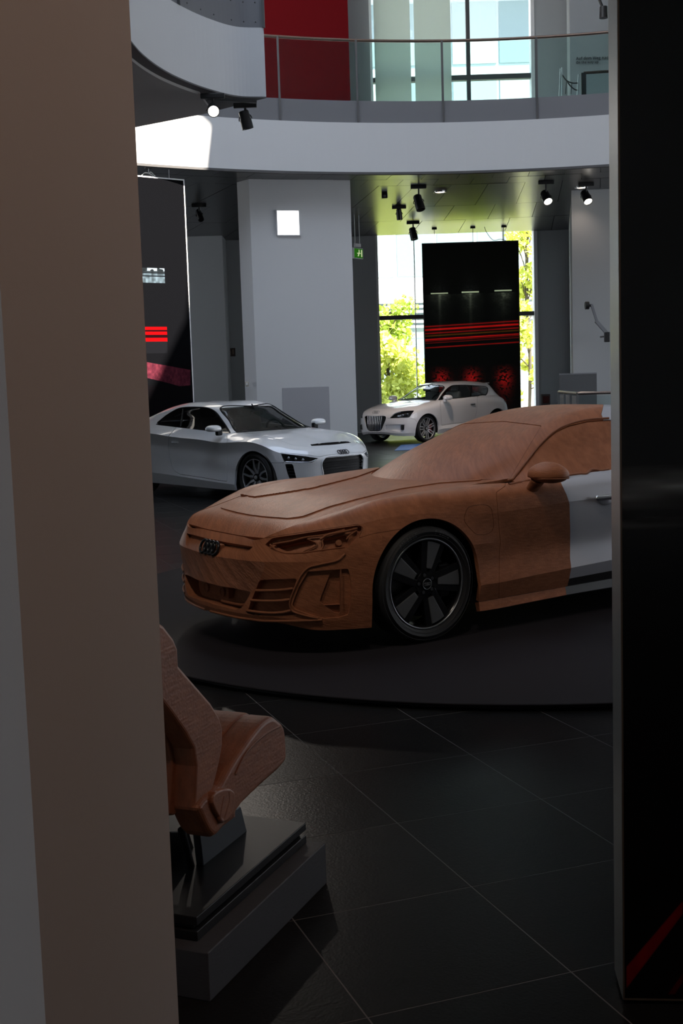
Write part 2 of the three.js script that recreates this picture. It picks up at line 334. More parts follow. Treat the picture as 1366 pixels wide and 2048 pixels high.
// upper gallery: red wall, blinds, wall lettering
{
  const a = onZ(530, 100, -33.6), b = onZ(698, 100, -33.6);
  const r = structure('wall_red', 'deep red display wall on the upper gallery', 'wall');
  part('wall_panel', box(a.x - 1.2, b.x, UP, 13.4, -33.9, -33.6), M.red, r);
  part('return_wall', box(-9, a.x - 1.2, UP, 13.4, -33.9, -33.6), M.wall, r);
  for (const [p, q] of [[749, 821], [829, 902]]) {
    const l = onZ(p, 100, FZ + 0.15), m = onZ(q, 100, FZ + 0.15);
    const bl = thing('panel_blind', p < 800 ? 'sheer panel blind beside the red gallery wall' : 'sheer panel blind beside the clear half of the gallery window', 'blind', [0, 0, 0], 0, 'sheer panel blinds');
    part('fabric', box(l.x, m.x, 7.12, 13.0, FZ + 0.14, FZ + 0.15), phy({ color: lin(0.62, 0.66, 0.62), roughness: 1, transmission: 0.55, thickness: 0 }), bl);
    part('headrail', box(l.x, m.x, 13.0, 13.06, FZ + 0.12, FZ + 0.18), M.white, bl);
    part('bottom_bar', box(l.x, m.x, 7.1, 7.13, FZ + 0.13, FZ + 0.16), M.white, bl);
  }
  const tx = thing('wall_lettering', 'two lines of dark lettering on the grey gallery wall', 'lettering');
  const dk = std({ color: lin(0.02, 0.02, 0.022), roughness: 0.7 });
  const put = (s, px, py, size) => { const p = onZ(px, py, -28.10), g = new TextGeometry(s, { font: fontBold, size, depth: 0.006, curveSegments: 3 }); g.translate(p.x, p.y, -28.10); part('text_line', g, dk, tx, s); };
  put('Auf dem Weg nach oben', 1152, 120, 0.062); put('On the way up', 1152, 127.5, 0.052);
}
// the column beside the viewer
{
  const P = (px, py, z) => { const p = onZ(px, py, z); return [p.x, p.z]; };
  const e1 = P(46, 1310, -2.28), e2 = P(308, 1024, -2.62);
  const c = structure('wall_pillar', 'warm grey plaster pillar standing beside the viewer', 'pillar');
  part('shaft', flat([e1, e2, [e2[0] - 0.25, e2[1] - 0.4], [e1[0] - 0.55, e1[1] - 0.25]], 0, H), M.wallWarm, c);
  const pw = structure('wall_light_blocker', 'unseen wall added behind the pillar to block window light', 'wall'); part('wall_panel', box(-14, e1[0] - 0.45, 0, H, e1[1] - 0.55, e1[1] - 0.3), M.wall, pw);  // hidden wall added to keep side window light off the clay car
}
// ------------------------------------------------------------------ sheet-metal kit: a lofted half body, cut into panels
// car space: x back from the front axle, y up from the ground, z towards the side that is built (the other half is mirrored)
function hermite(pts, sub, ghost) {            // chord-length cubic through points; sub[k] pieces in span k
  const n = pts.length, P = pts, h = [], out = [];
  for (let i = 0; i < n - 1; i++) h.push(Math.max(1e-5, Math.hypot(P[i + 1][0] - P[i][0], P[i + 1][1] - P[i][1], P[i + 1][2] - P[i][2])));
  const T = [];
  for (let i = 0; i < n; i++) {
    const t = [0, 0, 0];
    for (let c = 0; c < 3; c++) {
      if (i === 0 && ghost) { t[c] = (P[1][c] - ghost[c]) / (2 * h[0]); }
      else if (i === 0) t[c] = n > 2 ? 1.5 * (P[1][c] - P[0][c]) / h[0] - 0.5 * ((P[1][c] - P[0][c]) / h[0] * h[1] + (P[2][c] - P[1][c]) / h[1] * h[0]) / (h[0] + h[1]) : (P[1][c] - P[0][c]) / h[0];
      else if (i === n - 1) t[c] = n > 2 ? 1.5 * (P[i][c] - P[i - 1][c]) / h[i - 1] - 0.5 * ((P[i][c] - P[i - 1][c]) / h[i - 1] * h[i - 2] + (P[i - 1][c] - P[i - 2][c]) / h[i - 2] * h[i - 1]) / (h[i - 1] + h[i - 2]) : (P[i][c] - P[i - 1][c]) / h[i - 1];
      else t[c] = ((P[i][c] - P[i - 1][c]) / h[i - 1] * h[i] + (P[i + 1][c] - P[i][c]) / h[i] * h[i - 1]) / (h[i - 1] + h[i]);
    }
    T.push(t);
  }
  for (let i = 0; i < n - 1; i++) for (let k = 0; k < sub[i] + (i === n - 2 ? 1 : 0); k++) {
    const t = k / sub[i], t2 = t * t, t3 = t2 * t, a = 2 * t3 - 3 * t2 + 1, b = (t3 - 2 * t2 + t) * h[i], c2 = -2 * t3 + 3 * t2, d = (t3 - t2) * h[i];
    out.push([0, 1, 2].map((c) => a * P[i][c] + b * T[i][c] + c2 * P[i + 1][c] + d * T[i + 1][c]));
  }
  return out;
}
function loft(net, { step = 0.03, crease = [], sym = true } = {}) {
  // net[row][col]; rows are lines running round the car, columns run up it; crease rows keep a sharp edge
  const R = net.length, C = net[0].length, subC = [], subR = [];
  const dist = (a, b) => Math.hypot(a[0] - b[0], a[1] - b[1], a[2] - b[2]);
  for (let c = 0; c < C - 1; c++) { let m = 0; for (let r = 0; r < R; r++) m = Math.max(m, dist(net[r][c], net[r][c + 1])); subC.push(Math.max(1, Math.ceil(m / step))); }
  for (let r = 0; r < R - 1; r++) { let m = 0; for (let c = 0; c < C; c++) m = Math.max(m, dist(net[r][c], net[r + 1][c])); subR.push(Math.max(1, Math.ceil(m / step))); }
  const fine = net.map((row) => hermite(row, subC, sym ? [row[1][0], row[1][1], -row[1][2]] : null));
  const FC = fine[0].length, mesh = { P: [], N: [], T: [] };
  const cuts = [0, ...crease.filter((r) => r > 0 && r < R - 1), R - 1];
  for (let q = 0; q < cuts.length - 1; q++) {
    const r0 = cuts[q], r1 = cuts[q + 1], cols = [];
    for (let c = 0; c < FC; c++) cols.push(hermite(fine.slice(r0, r1 + 1).map((f) => f[c]), subR.slice(r0, r1), null));
    const FR = cols[0].length, base = mesh.P.length;
    for (let c = 0; c < FC; c++) for (let r = 0; r < FR; r++) {
      const p = cols[c][r];
      let a = cols[Math.min(FC - 1, c + 1)][r], b = cols[Math.max(0, c - 1)][r];
      if (c === 0 && sym) b = [a[0], a[1], -a[2]];
      const e = cols[c][Math.min(FR - 1, r + 1)], f = cols[c][Math.max(0, r - 1)];
      const u = [a[0] - b[0], a[1] - b[1], a[2] - b[2]], v = [e[0] - f[0], e[1] - f[1], e[2] - f[2]];
      let nn = [u[1] * v[2] - u[2] * v[1], u[2] * v[0] - u[0] * v[2], u[0] * v[1] - u[1] * v[0]];
      if (c === 0 && sym) nn[2] = 0;
      const l = Math.hypot(...nn) || 1; mesh.P.push(p); mesh.N.push(nn.map((k) => k / l));
    }
    for (let c = 0; c < FC - 1; c++) for (let r = 0; r < FR - 1; r++) {
      const i = base + c * FR + r, j = i + FR; mesh.T.push([i, j, j + 1], [i, j + 1, i + 1]);
    }
  }
  return mesh;
}
function flipN(m) { return { P: m.P, N: m.N.map((n) => n.map((k) => -k)), T: m.T.map(([a, b, c]) => [a, c, b]) }; }
function cut(m, f) {               // [where f < 0, where f >= 0]
  const F = m.P.map(f), out = [0, 1].map(() => ({ P: [], N: [], T: [], map: new Map(), e: new Map() }));
  const vert = (o, i) => { let k = o.map.get(i); if (k === undefined) { k = o.P.length; o.map.set(i, k); o.P.push(m.P[i]); o.N.push(m.N[i]); } return k; };
  const mid = (o, i, j) => {
    const key = i < j ? i * 4000003 + j : j * 4000003 + i; let k = o.e.get(key);
    if (k === undefined) {
      const t = F[i] / (F[i] - F[j]), mix = (A) => [0, 1, 2].map((c) => A[i][c] + (A[j][c] - A[i][c]) * t);
      k = o.P.length; o.e.set(key, k); o.P.push(mix(m.P)); const n = mix(m.N), l = Math.hypot(...n) || 1; o.N.push(n.map((x) => x / l));
    } return k;
  };
  for (const t of m.T) {
    const s = t.map((i) => F[i] < 0);
    if (s[0] === s[1] && s[1] === s[2]) { const o = out[s[0] ? 0 : 1]; o.T.push(t.map((i) => vert(o, i))); continue; }
    for (const side of [0, 1]) {
      const o = out[side], poly = [];
      for (let k = 0; k < 3; k++) {
        const i = t[k], j = t[(k + 1) % 3];
        if (s[k] === (side === 0)) poly.push(vert(o, i));
        if (s[k] !== s[(k + 1) % 3]) poly.push(mid(o, i, j));
      }
      for (let k = 1; k < poly.length - 1; k++) o.T.push([poly[0], poly[k], poly[k + 1]]);
    }
  }
  return out.map(({ P, N, T }) => ({ P, N, T }));
}
const keep = (m, f) => cut(m, f)[1];
function joinM(...ms) { const o = { P: [], N: [], T: [] }; for (const m of ms) { const b = o.P.length; for (const p of m.P) o.P.push(p); for (const n of m.N) o.N.push(n); for (const t of m.T) o.T.push([t[0] + b, t[1] + b, t[2] + b]); } return o; }
function mirrorM(m) { return { P: m.P.map(([x, y, z]) => [x, y, -z]), N: m.N.map(([x, y, z]) => [x, y, -z]), T: m.T.map(([a, b, c]) => [a, c, b]) }; }
function moveM(m, d) { const g = typeof d === 'function' ? d : () => d; return { P: m.P.map((p, i) => { const k = g(p, m.N[i]); return [0, 1, 2].map((c) => p[c] + m.N[i][c] * k); }), N: m.N, T: m.T }; }
function edgesM(m) {
  const key = (i) => m.P[i].map((v) => Math.round(v * 1e5)).join(','), ids = new Map(), id = m.P.map((_, i) => { const k = key(i); if (!ids.has(k)) ids.set(k, ids.size); return ids.get(k); });
  const cnt = new Map();
  for (const t of m.T) for (let k = 0; k < 3; k++) { const a = id[t[k]], b = id[t[(k + 1) % 3]]; if (a === b) continue; const q = a < b ? a + '_' + b : b + '_' + a; const e = cnt.get(q); if (e) e.n++; else cnt.set(q, { n: 1, a: t[k], b: t[(k + 1) % 3] }); }
  return [...cnt.values()].filter((e) => e.n === 1 && !(Math.abs(m.P[e.a][2]) < 1e-4 && Math.abs(m.P[e.b][2]) < 1e-4));
}
function rim(m, d, filter) {        // folds every free edge inwards by d, giving the sheet its thickness
  const o = { P: [], N: [], T: [] };
  for (const { a, b } of edgesM(m)) {
    if (filter && !(filter(m.P[a]) && filter(m.P[b]))) continue;
    const pa = m.P[a], pb = m.P[b], na = m.N[a], nb = m.N[b], q = [pa, pb, pb.map((v, c) => v - nb[c] * d), pa.map((v, c) => v - na[c] * d)];
    const u = q[1].map((v, c) => v - q[0][c]), w = q[3].map((v, c) => v - q[0][c]);
    const n = [u[1] * w[2] - u[2] * w[1], u[2] * w[0] - u[0] * w[2], u[0] * w[1] - u[1] * w[0]], l = Math.hypot(...n) || 1, i = o.P.length;
    for (const p of q) { o.P.push(p); o.N.push(n.map((k) => k / l)); }
    o.T.push([i, i + 1, i + 2], [i, i + 2, i + 3]);
  }
  return o;
}
function clean(m) {               // drops the slivers a cut leaves beside the main piece
  const ids = new Map(), id = m.P.map((p) => { const k = p.map((v) => Math.round(v * 2e4)).join(','); if (!ids.has(k)) ids.set(k, ids.size); return ids.get(k); });
  const up = [...Array(ids.size).keys()], find = (i) => { while (up[i] !== i) i = up[i] = up[up[i]]; return i; };
  for (const t of m.T) { const a = find(id[t[0]]); up[find(id[t[1]])] = a; up[find(id[t[2]])] = a; }
  const n = new Map(); const area = (t) => { const [a, b, c] = t.map((i) => m.P[i]), u = b.map((v, k) => v - a[k]), w = c.map((v, k) => v - a[k]); return Math.hypot(u[1] * w[2] - u[2] * w[1], u[2] * w[0] - u[0] * w[2], u[0] * w[1] - u[1] * w[0]); };
  for (const t of m.T) { const r = find(id[t[0]]); n.set(r, (n.get(r) || 0) + area(t)); }
  const most = Math.max(...n.values());
  return { P: m.P, N: m.N, T: m.T.filter((t) => n.get(find(id[t[0]])) > 0.04 * most) };
}
function pack(m) { const map = new Map(), o = { P: [], N: [], T: [] }; for (const t of m.T) o.T.push(t.map((i) => { if (!map.has(i)) { map.set(i, o.P.length); o.P.push(m.P[i]); o.N.push(m.N[i]); } return map.get(i); })); return o; }
const thick = (m, d, filter) => { const c = pack(clean(m)); return joinM(c, rim(c, d, filter)); };
function geoM(m) {
  const g = new THREE.BufferGeometry(), p = new Float32Array(m.P.length * 3), n = new Float32Array(m.P.length * 3), u = new Float32Array(m.P.length * 2);
  m.P.forEach((q, i) => { p.set(q, i * 3); n.set(m.N[i], i * 3); u[2 * i] = (q[0] + q[2] * 0.35); u[2 * i + 1] = q[1] + q[2] * 0.65; });
  g.setAttribute('position', new THREE.BufferAttribute(p, 3)); g.setAttribute('normal', new THREE.BufferAttribute(n, 3)); g.setAttribute('uv', new THREE.BufferAttribute(u, 2));
  const idx = new Uint32Array(m.T.length * 3); m.T.forEach((t, i) => idx.set(t, i * 3)); g.setIndex(new THREE.BufferAttribute(idx, 1)); return g;
}
function sdPoly(pts) {              // signed distance to a polygon, negative inside
  return (x, y) => {
    let d = 1e18, s = 1;
    for (let i = 0, j = pts.length - 1; i < pts.length; j = i++) {
      const [ax, ay] = pts[i], [bx, by] = pts[j], ex = bx - ax, ey = by - ay, wx = x - ax, wy = y - ay, t = Math.max(0, Math.min(1, (wx * ex + wy * ey) / (ex * ex + ey * ey)));
      const dx = wx - ex * t, dy = wy - ey * t; d = Math.min(d, dx * dx + dy * dy);
      const c1 = y >= ay, c2 = y < by, c3 = ex * wy > ey * wx; if ((c1 && c2 && c3) || (!c1 && !c2 && !c3)) s = -s;
    }
    return s * Math.sqrt(d);
  };
}
function smoothPoly(pts, n = 4, closed = true) {
  return new THREE.CatmullRomCurve3(pts.map(([x, y]) => V(x, y, 0)), closed, 'centripetal').getPoints(pts.length * n).slice(0, closed ? -1 : undefined).map((p) => [p.x, p.y]);
}
class Body {
  constructor(O, turn, side) { this.O = O; this.turn = turn; this.side = side; this.c = Math.cos(turn); this.s = Math.sin(turn); }
  world(x, y, z) { z *= this.side; return [this.O[0] + x * this.c + z * this.s, this.O[1] + y, this.O[2] - x * this.s + z * this.c]; }
  pixel(p) { return pix(...this.world(p[0], p[1], p[2])); }
  // traced outline on the built half of the body
  poly(pts, rounded) { const f = sdPoly(rounded ? smoothPoly(pts) : pts); return (p) => (p[2] < -1e-6 ? 50 : f(...this.pixel(p))); }
  hit(m, px, py) {
    if (!m.px) { m.px = m.P.map((p) => this.pixel(p)); }
    let best = null, bd = 1e9, near = null, nd = 1e9;
    for (const t of m.T) {
      const [a, b, c] = t.map((i) => m.px[i]);
      if (Math.min(a[0], b[0], c[0]) > px + 6 || Math.max(a[0], b[0], c[0]) < px - 6 || Math.min(a[1], b[1], c[1]) > py + 6 || Math.max(a[1], b[1], c[1]) < py - 6) continue;
      const D = (b[1] - c[1]) * (a[0] - c[0]) + (c[0] - b[0]) * (a[1] - c[1]); if (Math.abs(D) < 1e-9) continue;
      const u = ((b[1] - c[1]) * (px - c[0]) + (c[0] - b[0]) * (py - c[1])) / D, v = ((c[1] - a[1]) * (px - c[0]) + (a[0] - c[0]) * (py - c[1])) / D, w = 1 - u - v;
      const mix = (A) => [0, 1, 2].map((k) => u * A[t[0]][k] + v * A[t[1]][k] + w * A[t[2]][k]);
      if (u >= -1e-6 && v >= -1e-6 && w >= -1e-6) { const p = mix(m.P), W = this.world(...p), d = W[0] ** 2 + (W[1] - EYE) ** 2 + W[2] ** 2; if (d < bd) { bd = d; best = { p, n: mix(m.N) }; } }
      else { const e = Math.max(-u, -v, -w); if (e < nd) { nd = e; near = { p: m.P[t[0]], n: m.N[t[0]] }; } }
    }
    return best || near;
  }
  // traced line laid on the surface, lifted by `up`
  path(m, pts, up = 0, n = 3) {
    const dense = pts.length > 2 ? smoothPoly(pts, n, false) : pts; const out = [];
    for (const [x, y] of dense) { const h = this.hit(m, x, y); if (h) out.push(V(...h.p.map((v, c) => v + h.n[c] * up))); }
    return out;
  }
  cord(m, pts, r, up = 0, rad = 6, n = 3) { const q = this.path(m, pts, up, n); return q.length > 1 ? tube(q, r, q.length * 3, rad) : null; }
}
const mirZ = (g) => { const h = plain(g), p = h.attributes.position, n = h.attributes.normal; for (let i = 0; i < p.count; i++) { p.setZ(i, -p.getZ(i)); n.setZ(i, -n.getZ(i)); }
  for (let i = 0; i < p.count; i += 3) for (const a of [p, n]) { const t = [a.getX(i), a.getY(i), a.getZ(i)]; a.setXYZ(i, a.getX(i + 1), a.getY(i + 1), a.getZ(i + 1)); a.setXYZ(i + 1, ...t); } return h; };
// both halves of a panel as one part, or as two parts where they are separate pieces
function panel(name, m, mat, car, label) { return part(name, geoM(joinM(m, mirrorM(m))), mat, car, label); }
function pair(name, m, mat, car, label) { const a = part(name, geoM(m), mat, car, label), b = part(name, geoM(mirrorM(m)), mat, car, label); return [a, b]; }
// four interlocked rings in the plane x = const of the given frame
function rings(r, t, gap) {
  const g = []; for (let k = 0; k < 4; k++) g.push(new THREE.TorusGeometry(r, t, 8, 28).translate((k - 1.5) * gap, 0, 0)); return mergeGeometries(g.map(plain));
}
function place(g, pos, xAxis, normal) { const z = normal.clone().normalize(), x = xAxis.clone().addScaledVector(z, -xAxis.dot(z)).normalize(), y = z.clone().cross(x); return g.applyMatrix4(new THREE.Matrix4().makeBasis(x, y, z).setPosition(pos)); }
// wheels: axis along z, outer face at +z
const MW = {
  tyre: std({ color: lin(0.018, 0.018, 0.019), roughness: 0.6 }),
  gloss: std({ color: lin(0.008, 0.008, 0.009), roughness: 0.22 }),
  blade: std({ color: lin(0.085, 0.086, 0.09), roughness: 0.5 }),
  rimEdge: std({ color: lin(0.35, 0.36, 0.38), roughness: 0.35, metalness: 0.9 }),
  alloy: std({ color: lin(0.55, 0.56, 0.58), roughness: 0.3, metalness: 0.55 }),
  disc: std({ color: lin(0.16, 0.16, 0.165), roughness: 0.35, metalness: 1 }),
};
function tyreGeo(R, r, w) {
  const s = [[r - 0.008, -w * 0.36], [r + 0.01, -w * 0.44], [(r + R) / 2, -w / 2], [R - 0.035, -w * 0.47], [R - 0.008, -w * 0.38], [R, -w * 0.2], [R, w * 0.2], [R - 0.008, w * 0.38], [R - 0.035, w * 0.47], [(r + R) / 2, w / 2], [r + 0.01, w * 0.45], [r - 0.008, w * 0.4]];
  const g = [new THREE.LatheGeometry(new THREE.SplineCurve(s.map(([a, b]) => new THREE.Vector2(a, b))).getPoints(44), 72).rotateX(Math.PI / 2)];
  for (let k = 0; k < 3; k++) { const rr = (r + R) / 2 + (k - 1) * 0.022; g.push(new THREE.TorusGeometry(rr, 0.0018, 5, 72).translate(0, 0, w * (k === 1 ? 0.5 : 0.488))); }
  return g;
}
function makeWheel(parent, x, y, z, out, o) {
  const g = new THREE.Group(); g.name = 'wheel'; g.position.set(x, y, z); if (out < 0) g.rotation.y = Math.PI; parent.add(g);
  const { R, r, w, style, spin = 0 } = o;
  part('tyre', tyreGeo(R, r, w), MW.tyre, g);
  part('rim_barrel', new THREE.LatheGeometry([[r - 0.002, w * 0.40], [r - 0.02, w * 0.34], [r - 0.03, 0], [r - 0.02, -w * 0.4]].map(([a, b]) => new THREE.Vector2(a, b)), 60).rotateX(Math.PI / 2), style === 'aero' ? MW.gloss : MW.disc, g);
  part('rim_lip', [new THREE.TorusGeometry(r - 0.009, 0.0065, 8, 80).translate(0, 0, w * 0.41)], style === 'aero' ? MW.rimEdge : MW.alloy, g);
  part('brake_disc', new THREE.CylinderGeometry(r * 0.74, r * 0.74, 0.03, 48).rotateX(Math.PI / 2).translate(0, 0, 0.0), MW.disc, g);
  part('brake_caliper', at(rbox(0.09, r * 0.75, 0.09, 0.02), r * 0.58, 0, 0.02), o.caliper || MW.gloss, g);
  const zf = w * 0.36;
  if (style === 'aero') {
    for (let k = 0; k < 5; k++) {
      const a = spin + k * Math.PI * 2 / 5;
      // broad flat blade, glossy double arm beside it
      const bl = new THREE.Shape(); const P = (rr, d) => [rr * Math.cos(d), rr * Math.sin(d)];
      bl.moveTo(...P(0.10, -0.16)); for (let q = 0; q <= 6; q++) bl.lineTo(...P(r - 0.03, -0.17 + 0.36 * q / 6)); bl.lineTo(...P(0.10, 0.20));
      part('blade', new THREE.ExtrudeGeometry(bl, { depth: 0.018, bevelEnabled: true, bevelThickness: 0.004, bevelSize: 0.004, bevelSegments: 2 }).translate(0, 0, zf - 0.016).rotateZ(a), MW.blade, g, 'satin grey aero blade');
      const arm = new THREE.Shape(); arm.moveTo(...P(0.05, 0.2)); arm.lineTo(...P(r - 0.016, 0.21)); arm.lineTo(...P(r - 0.016, 0.36)); arm.lineTo(...P(0.06, 0.9));
      const arm2 = new THREE.Shape(); arm2.moveTo(...P(0.05, -0.9)); arm2.lineTo(...P(r - 0.016, -0.33)); arm2.lineTo(...P(r - 0.016, -0.19)); arm2.lineTo(...P(0.05, -0.12));
      const ex = { depth: 0.03, bevelEnabled: true, bevelThickness: 0.005, bevelSize: 0.003, bevelSegments: 2 };
      part('spoke', [new THREE.ExtrudeGeometry(arm, ex).translate(0, 0, zf - 0.03).rotateZ(a), new THREE.ExtrudeGeometry(arm2, ex).translate(0, 0, zf - 0.034).rotateZ(a)], MW.gloss, g, 'gloss black spoke');
    }
    part('hub', new THREE.CylinderGeometry(0.075, 0.09, 0.05, 32).rotateX(Math.PI / 2).translate(0, 0, zf - 0.02), MW.gloss, g);
    const cap = part('hub_cap', new THREE.CylinderGeometry(0.034, 0.034, 0.012, 32).rotateX(Math.PI / 2).translate(0, 0, zf + 0.012), MW.gloss, g);
    part('cap_ring', new THREE.TorusGeometry(0.033, 0.0014, 6, 32).translate(0, 0, zf + 0.018), MW.rimEdge, cap);
    part('cap_emblem', rings(0.0085, 0.0010, 0.0115).translate(0, 0, zf + 0.019), MW.rimEdge, cap);
    for (let k = 0; k < 5; k++) { const a = spin + 0.5 + k * Math.PI * 2 / 5; part('wheel_bolt', new THREE.CylinderGeometry(0.011, 0.011, 0.012, 6).rotateX(Math.PI / 2).translate(0.056 * Math.cos(a), 0.056 * Math.sin(a), zf + 0.004), MW.disc, g); }
    // raised lettering on the sidewall
    const word = (s, mid, size, rr) => { const gs = []; let adv = 0; const ws = [...s].map((ch) => (ch === ' ' ? size * 0.6 : ch === 'I' ? size * 0.5 : size * 0.95)); const tot = ws.reduce((p, q) => p + q, 0);
      [...s].forEach((ch, i) => { const a = mid + (tot / 2 - adv - ws[i] / 2) / rr; adv += ws[i]; if (ch === ' ') return; const t = new TextGeometry(ch, { font: fontBold, size, depth: 0.002, curveSegments: 2 }); t.computeBoundingBox(); t.translate(-(t.boundingBox.max.x + t.boundingBox.min.x) / 2, 0, 0); gs.push(t.rotateZ(a - Math.PI / 2).translate(rr * Math.cos(a), rr * Math.sin(a), w / 2 - 0.004)); });
      part('sidewall_lettering', gs, MW.blade, g, 'raised lettering on the sidewall'); };
    word('PIRELLI', 2.05, 0.024, (r + R) / 2 - 0.012); word('P ZERO', 1.2, 0.022, (r + R) / 2 - 0.012);
  } else {
    const N = style === 'twist' ? 5 : 7;
    for (let k = 0; k < N; k++) {
      const a = spin + k * Math.PI * 2 / N, gs = [];
      for (const s of [-1, 1]) {
        const p0 = V(0.045, s * 0.006, zf - 0.035), p1 = V(r * 0.5, s * r * (style === 'twist' ? 0.17 : 0.115), zf - 0.012), p2 = V(r - 0.015, s * r * (style === 'twist' ? 0.24 : 0.11), zf - 0.004);
        gs.push(boxBar(p0, p1, 0.018, 0.03), boxBar(p1, p2, 0.016, 0.026));
      }
      part('spoke', gs.map((q) => q.rotateZ(a)), MW.alloy, g);
    }
    part('hub', new THREE.CylinderGeometry(0.05, 0.065, 0.05, 28).rotateX(Math.PI / 2).translate(0, 0, zf - 0.03), MW.gloss, g);
    part('hub_cap', new THREE.CylinderGeometry(0.03, 0.03, 0.012, 24).rotateX(Math.PI / 2).translate(0, 0, zf - 0.002), MW.alloy, g);
  }
  return g;
}
// ------------------------------------------------------------------ the brown clay design model
const clayMap = tex(512, (u, v) => {
  const n = 0.5 * noise(u * 32, v * 96, 32 * 96, 11) + 0.3 * noise(u * 12, v * 12, 12, 12) + 0.2 * noise(u * 200, v * 200, 200, 13), k = 0.86 + 0.26 * n;
  return [0.620 * k, 0.396 * k, 0.280 * k];
}, true);
const clayBump = tex(512, (u, v) => { const n = 0.6 * noise(u * 24, v * 180, 180 * 24, 14) + 0.4 * noise(u * 220, v * 220, 220, 15); return [n, n, n]; });
const hexBump = tex(512, (u, v) => {            // shallow tooled honeycomb
  const s = 9, x = u * s, y = v * s * 1.1547; let d = 9;
  for (let j = Math.floor(y) - 1; j <= y + 1; j++) for (let i = Math.floor(x) - 1; i <= x + 1; i++) { const cx = i + (j & 1 ? 0.5 : 0) + 0.5, cy = j + 0.5; d = Math.min(d, Math.hypot(x - cx, (y - cy) * 0.866)); }
  const n = Math.min(1, d * 1.7) * 0.7 + 0.3 * noise(u * 150, v * 150, 150, 16); return [n, n, n];
});
const MC = {
  clay: phy({ map: clayMap, roughness: 0.46, specularIntensity: 0.28, bumpMap: clayBump, bumpScale: 0.0012 }),
  mask: std({ map: clayMap, roughness: 0.6, bumpMap: hexBump, bumpScale: 0.006 }),
  silver: phy({ color: lin(0.55, 0.56, 0.61), roughness: 0.38, metalness: 0.25, clearcoat: 0.8, clearcoatRoughness: 0.15 }),
  sillEdge: std({ color: lin(0.07, 0.075, 0.08), roughness: 0.4 }),
  sill: std({ color: lin(0.012, 0.012, 0.013), roughness: 0.35 }),
  emblem: std({ color: lin(0.010, 0.010, 0.011), roughness: 0.28, metalness: 0.3 }),
};
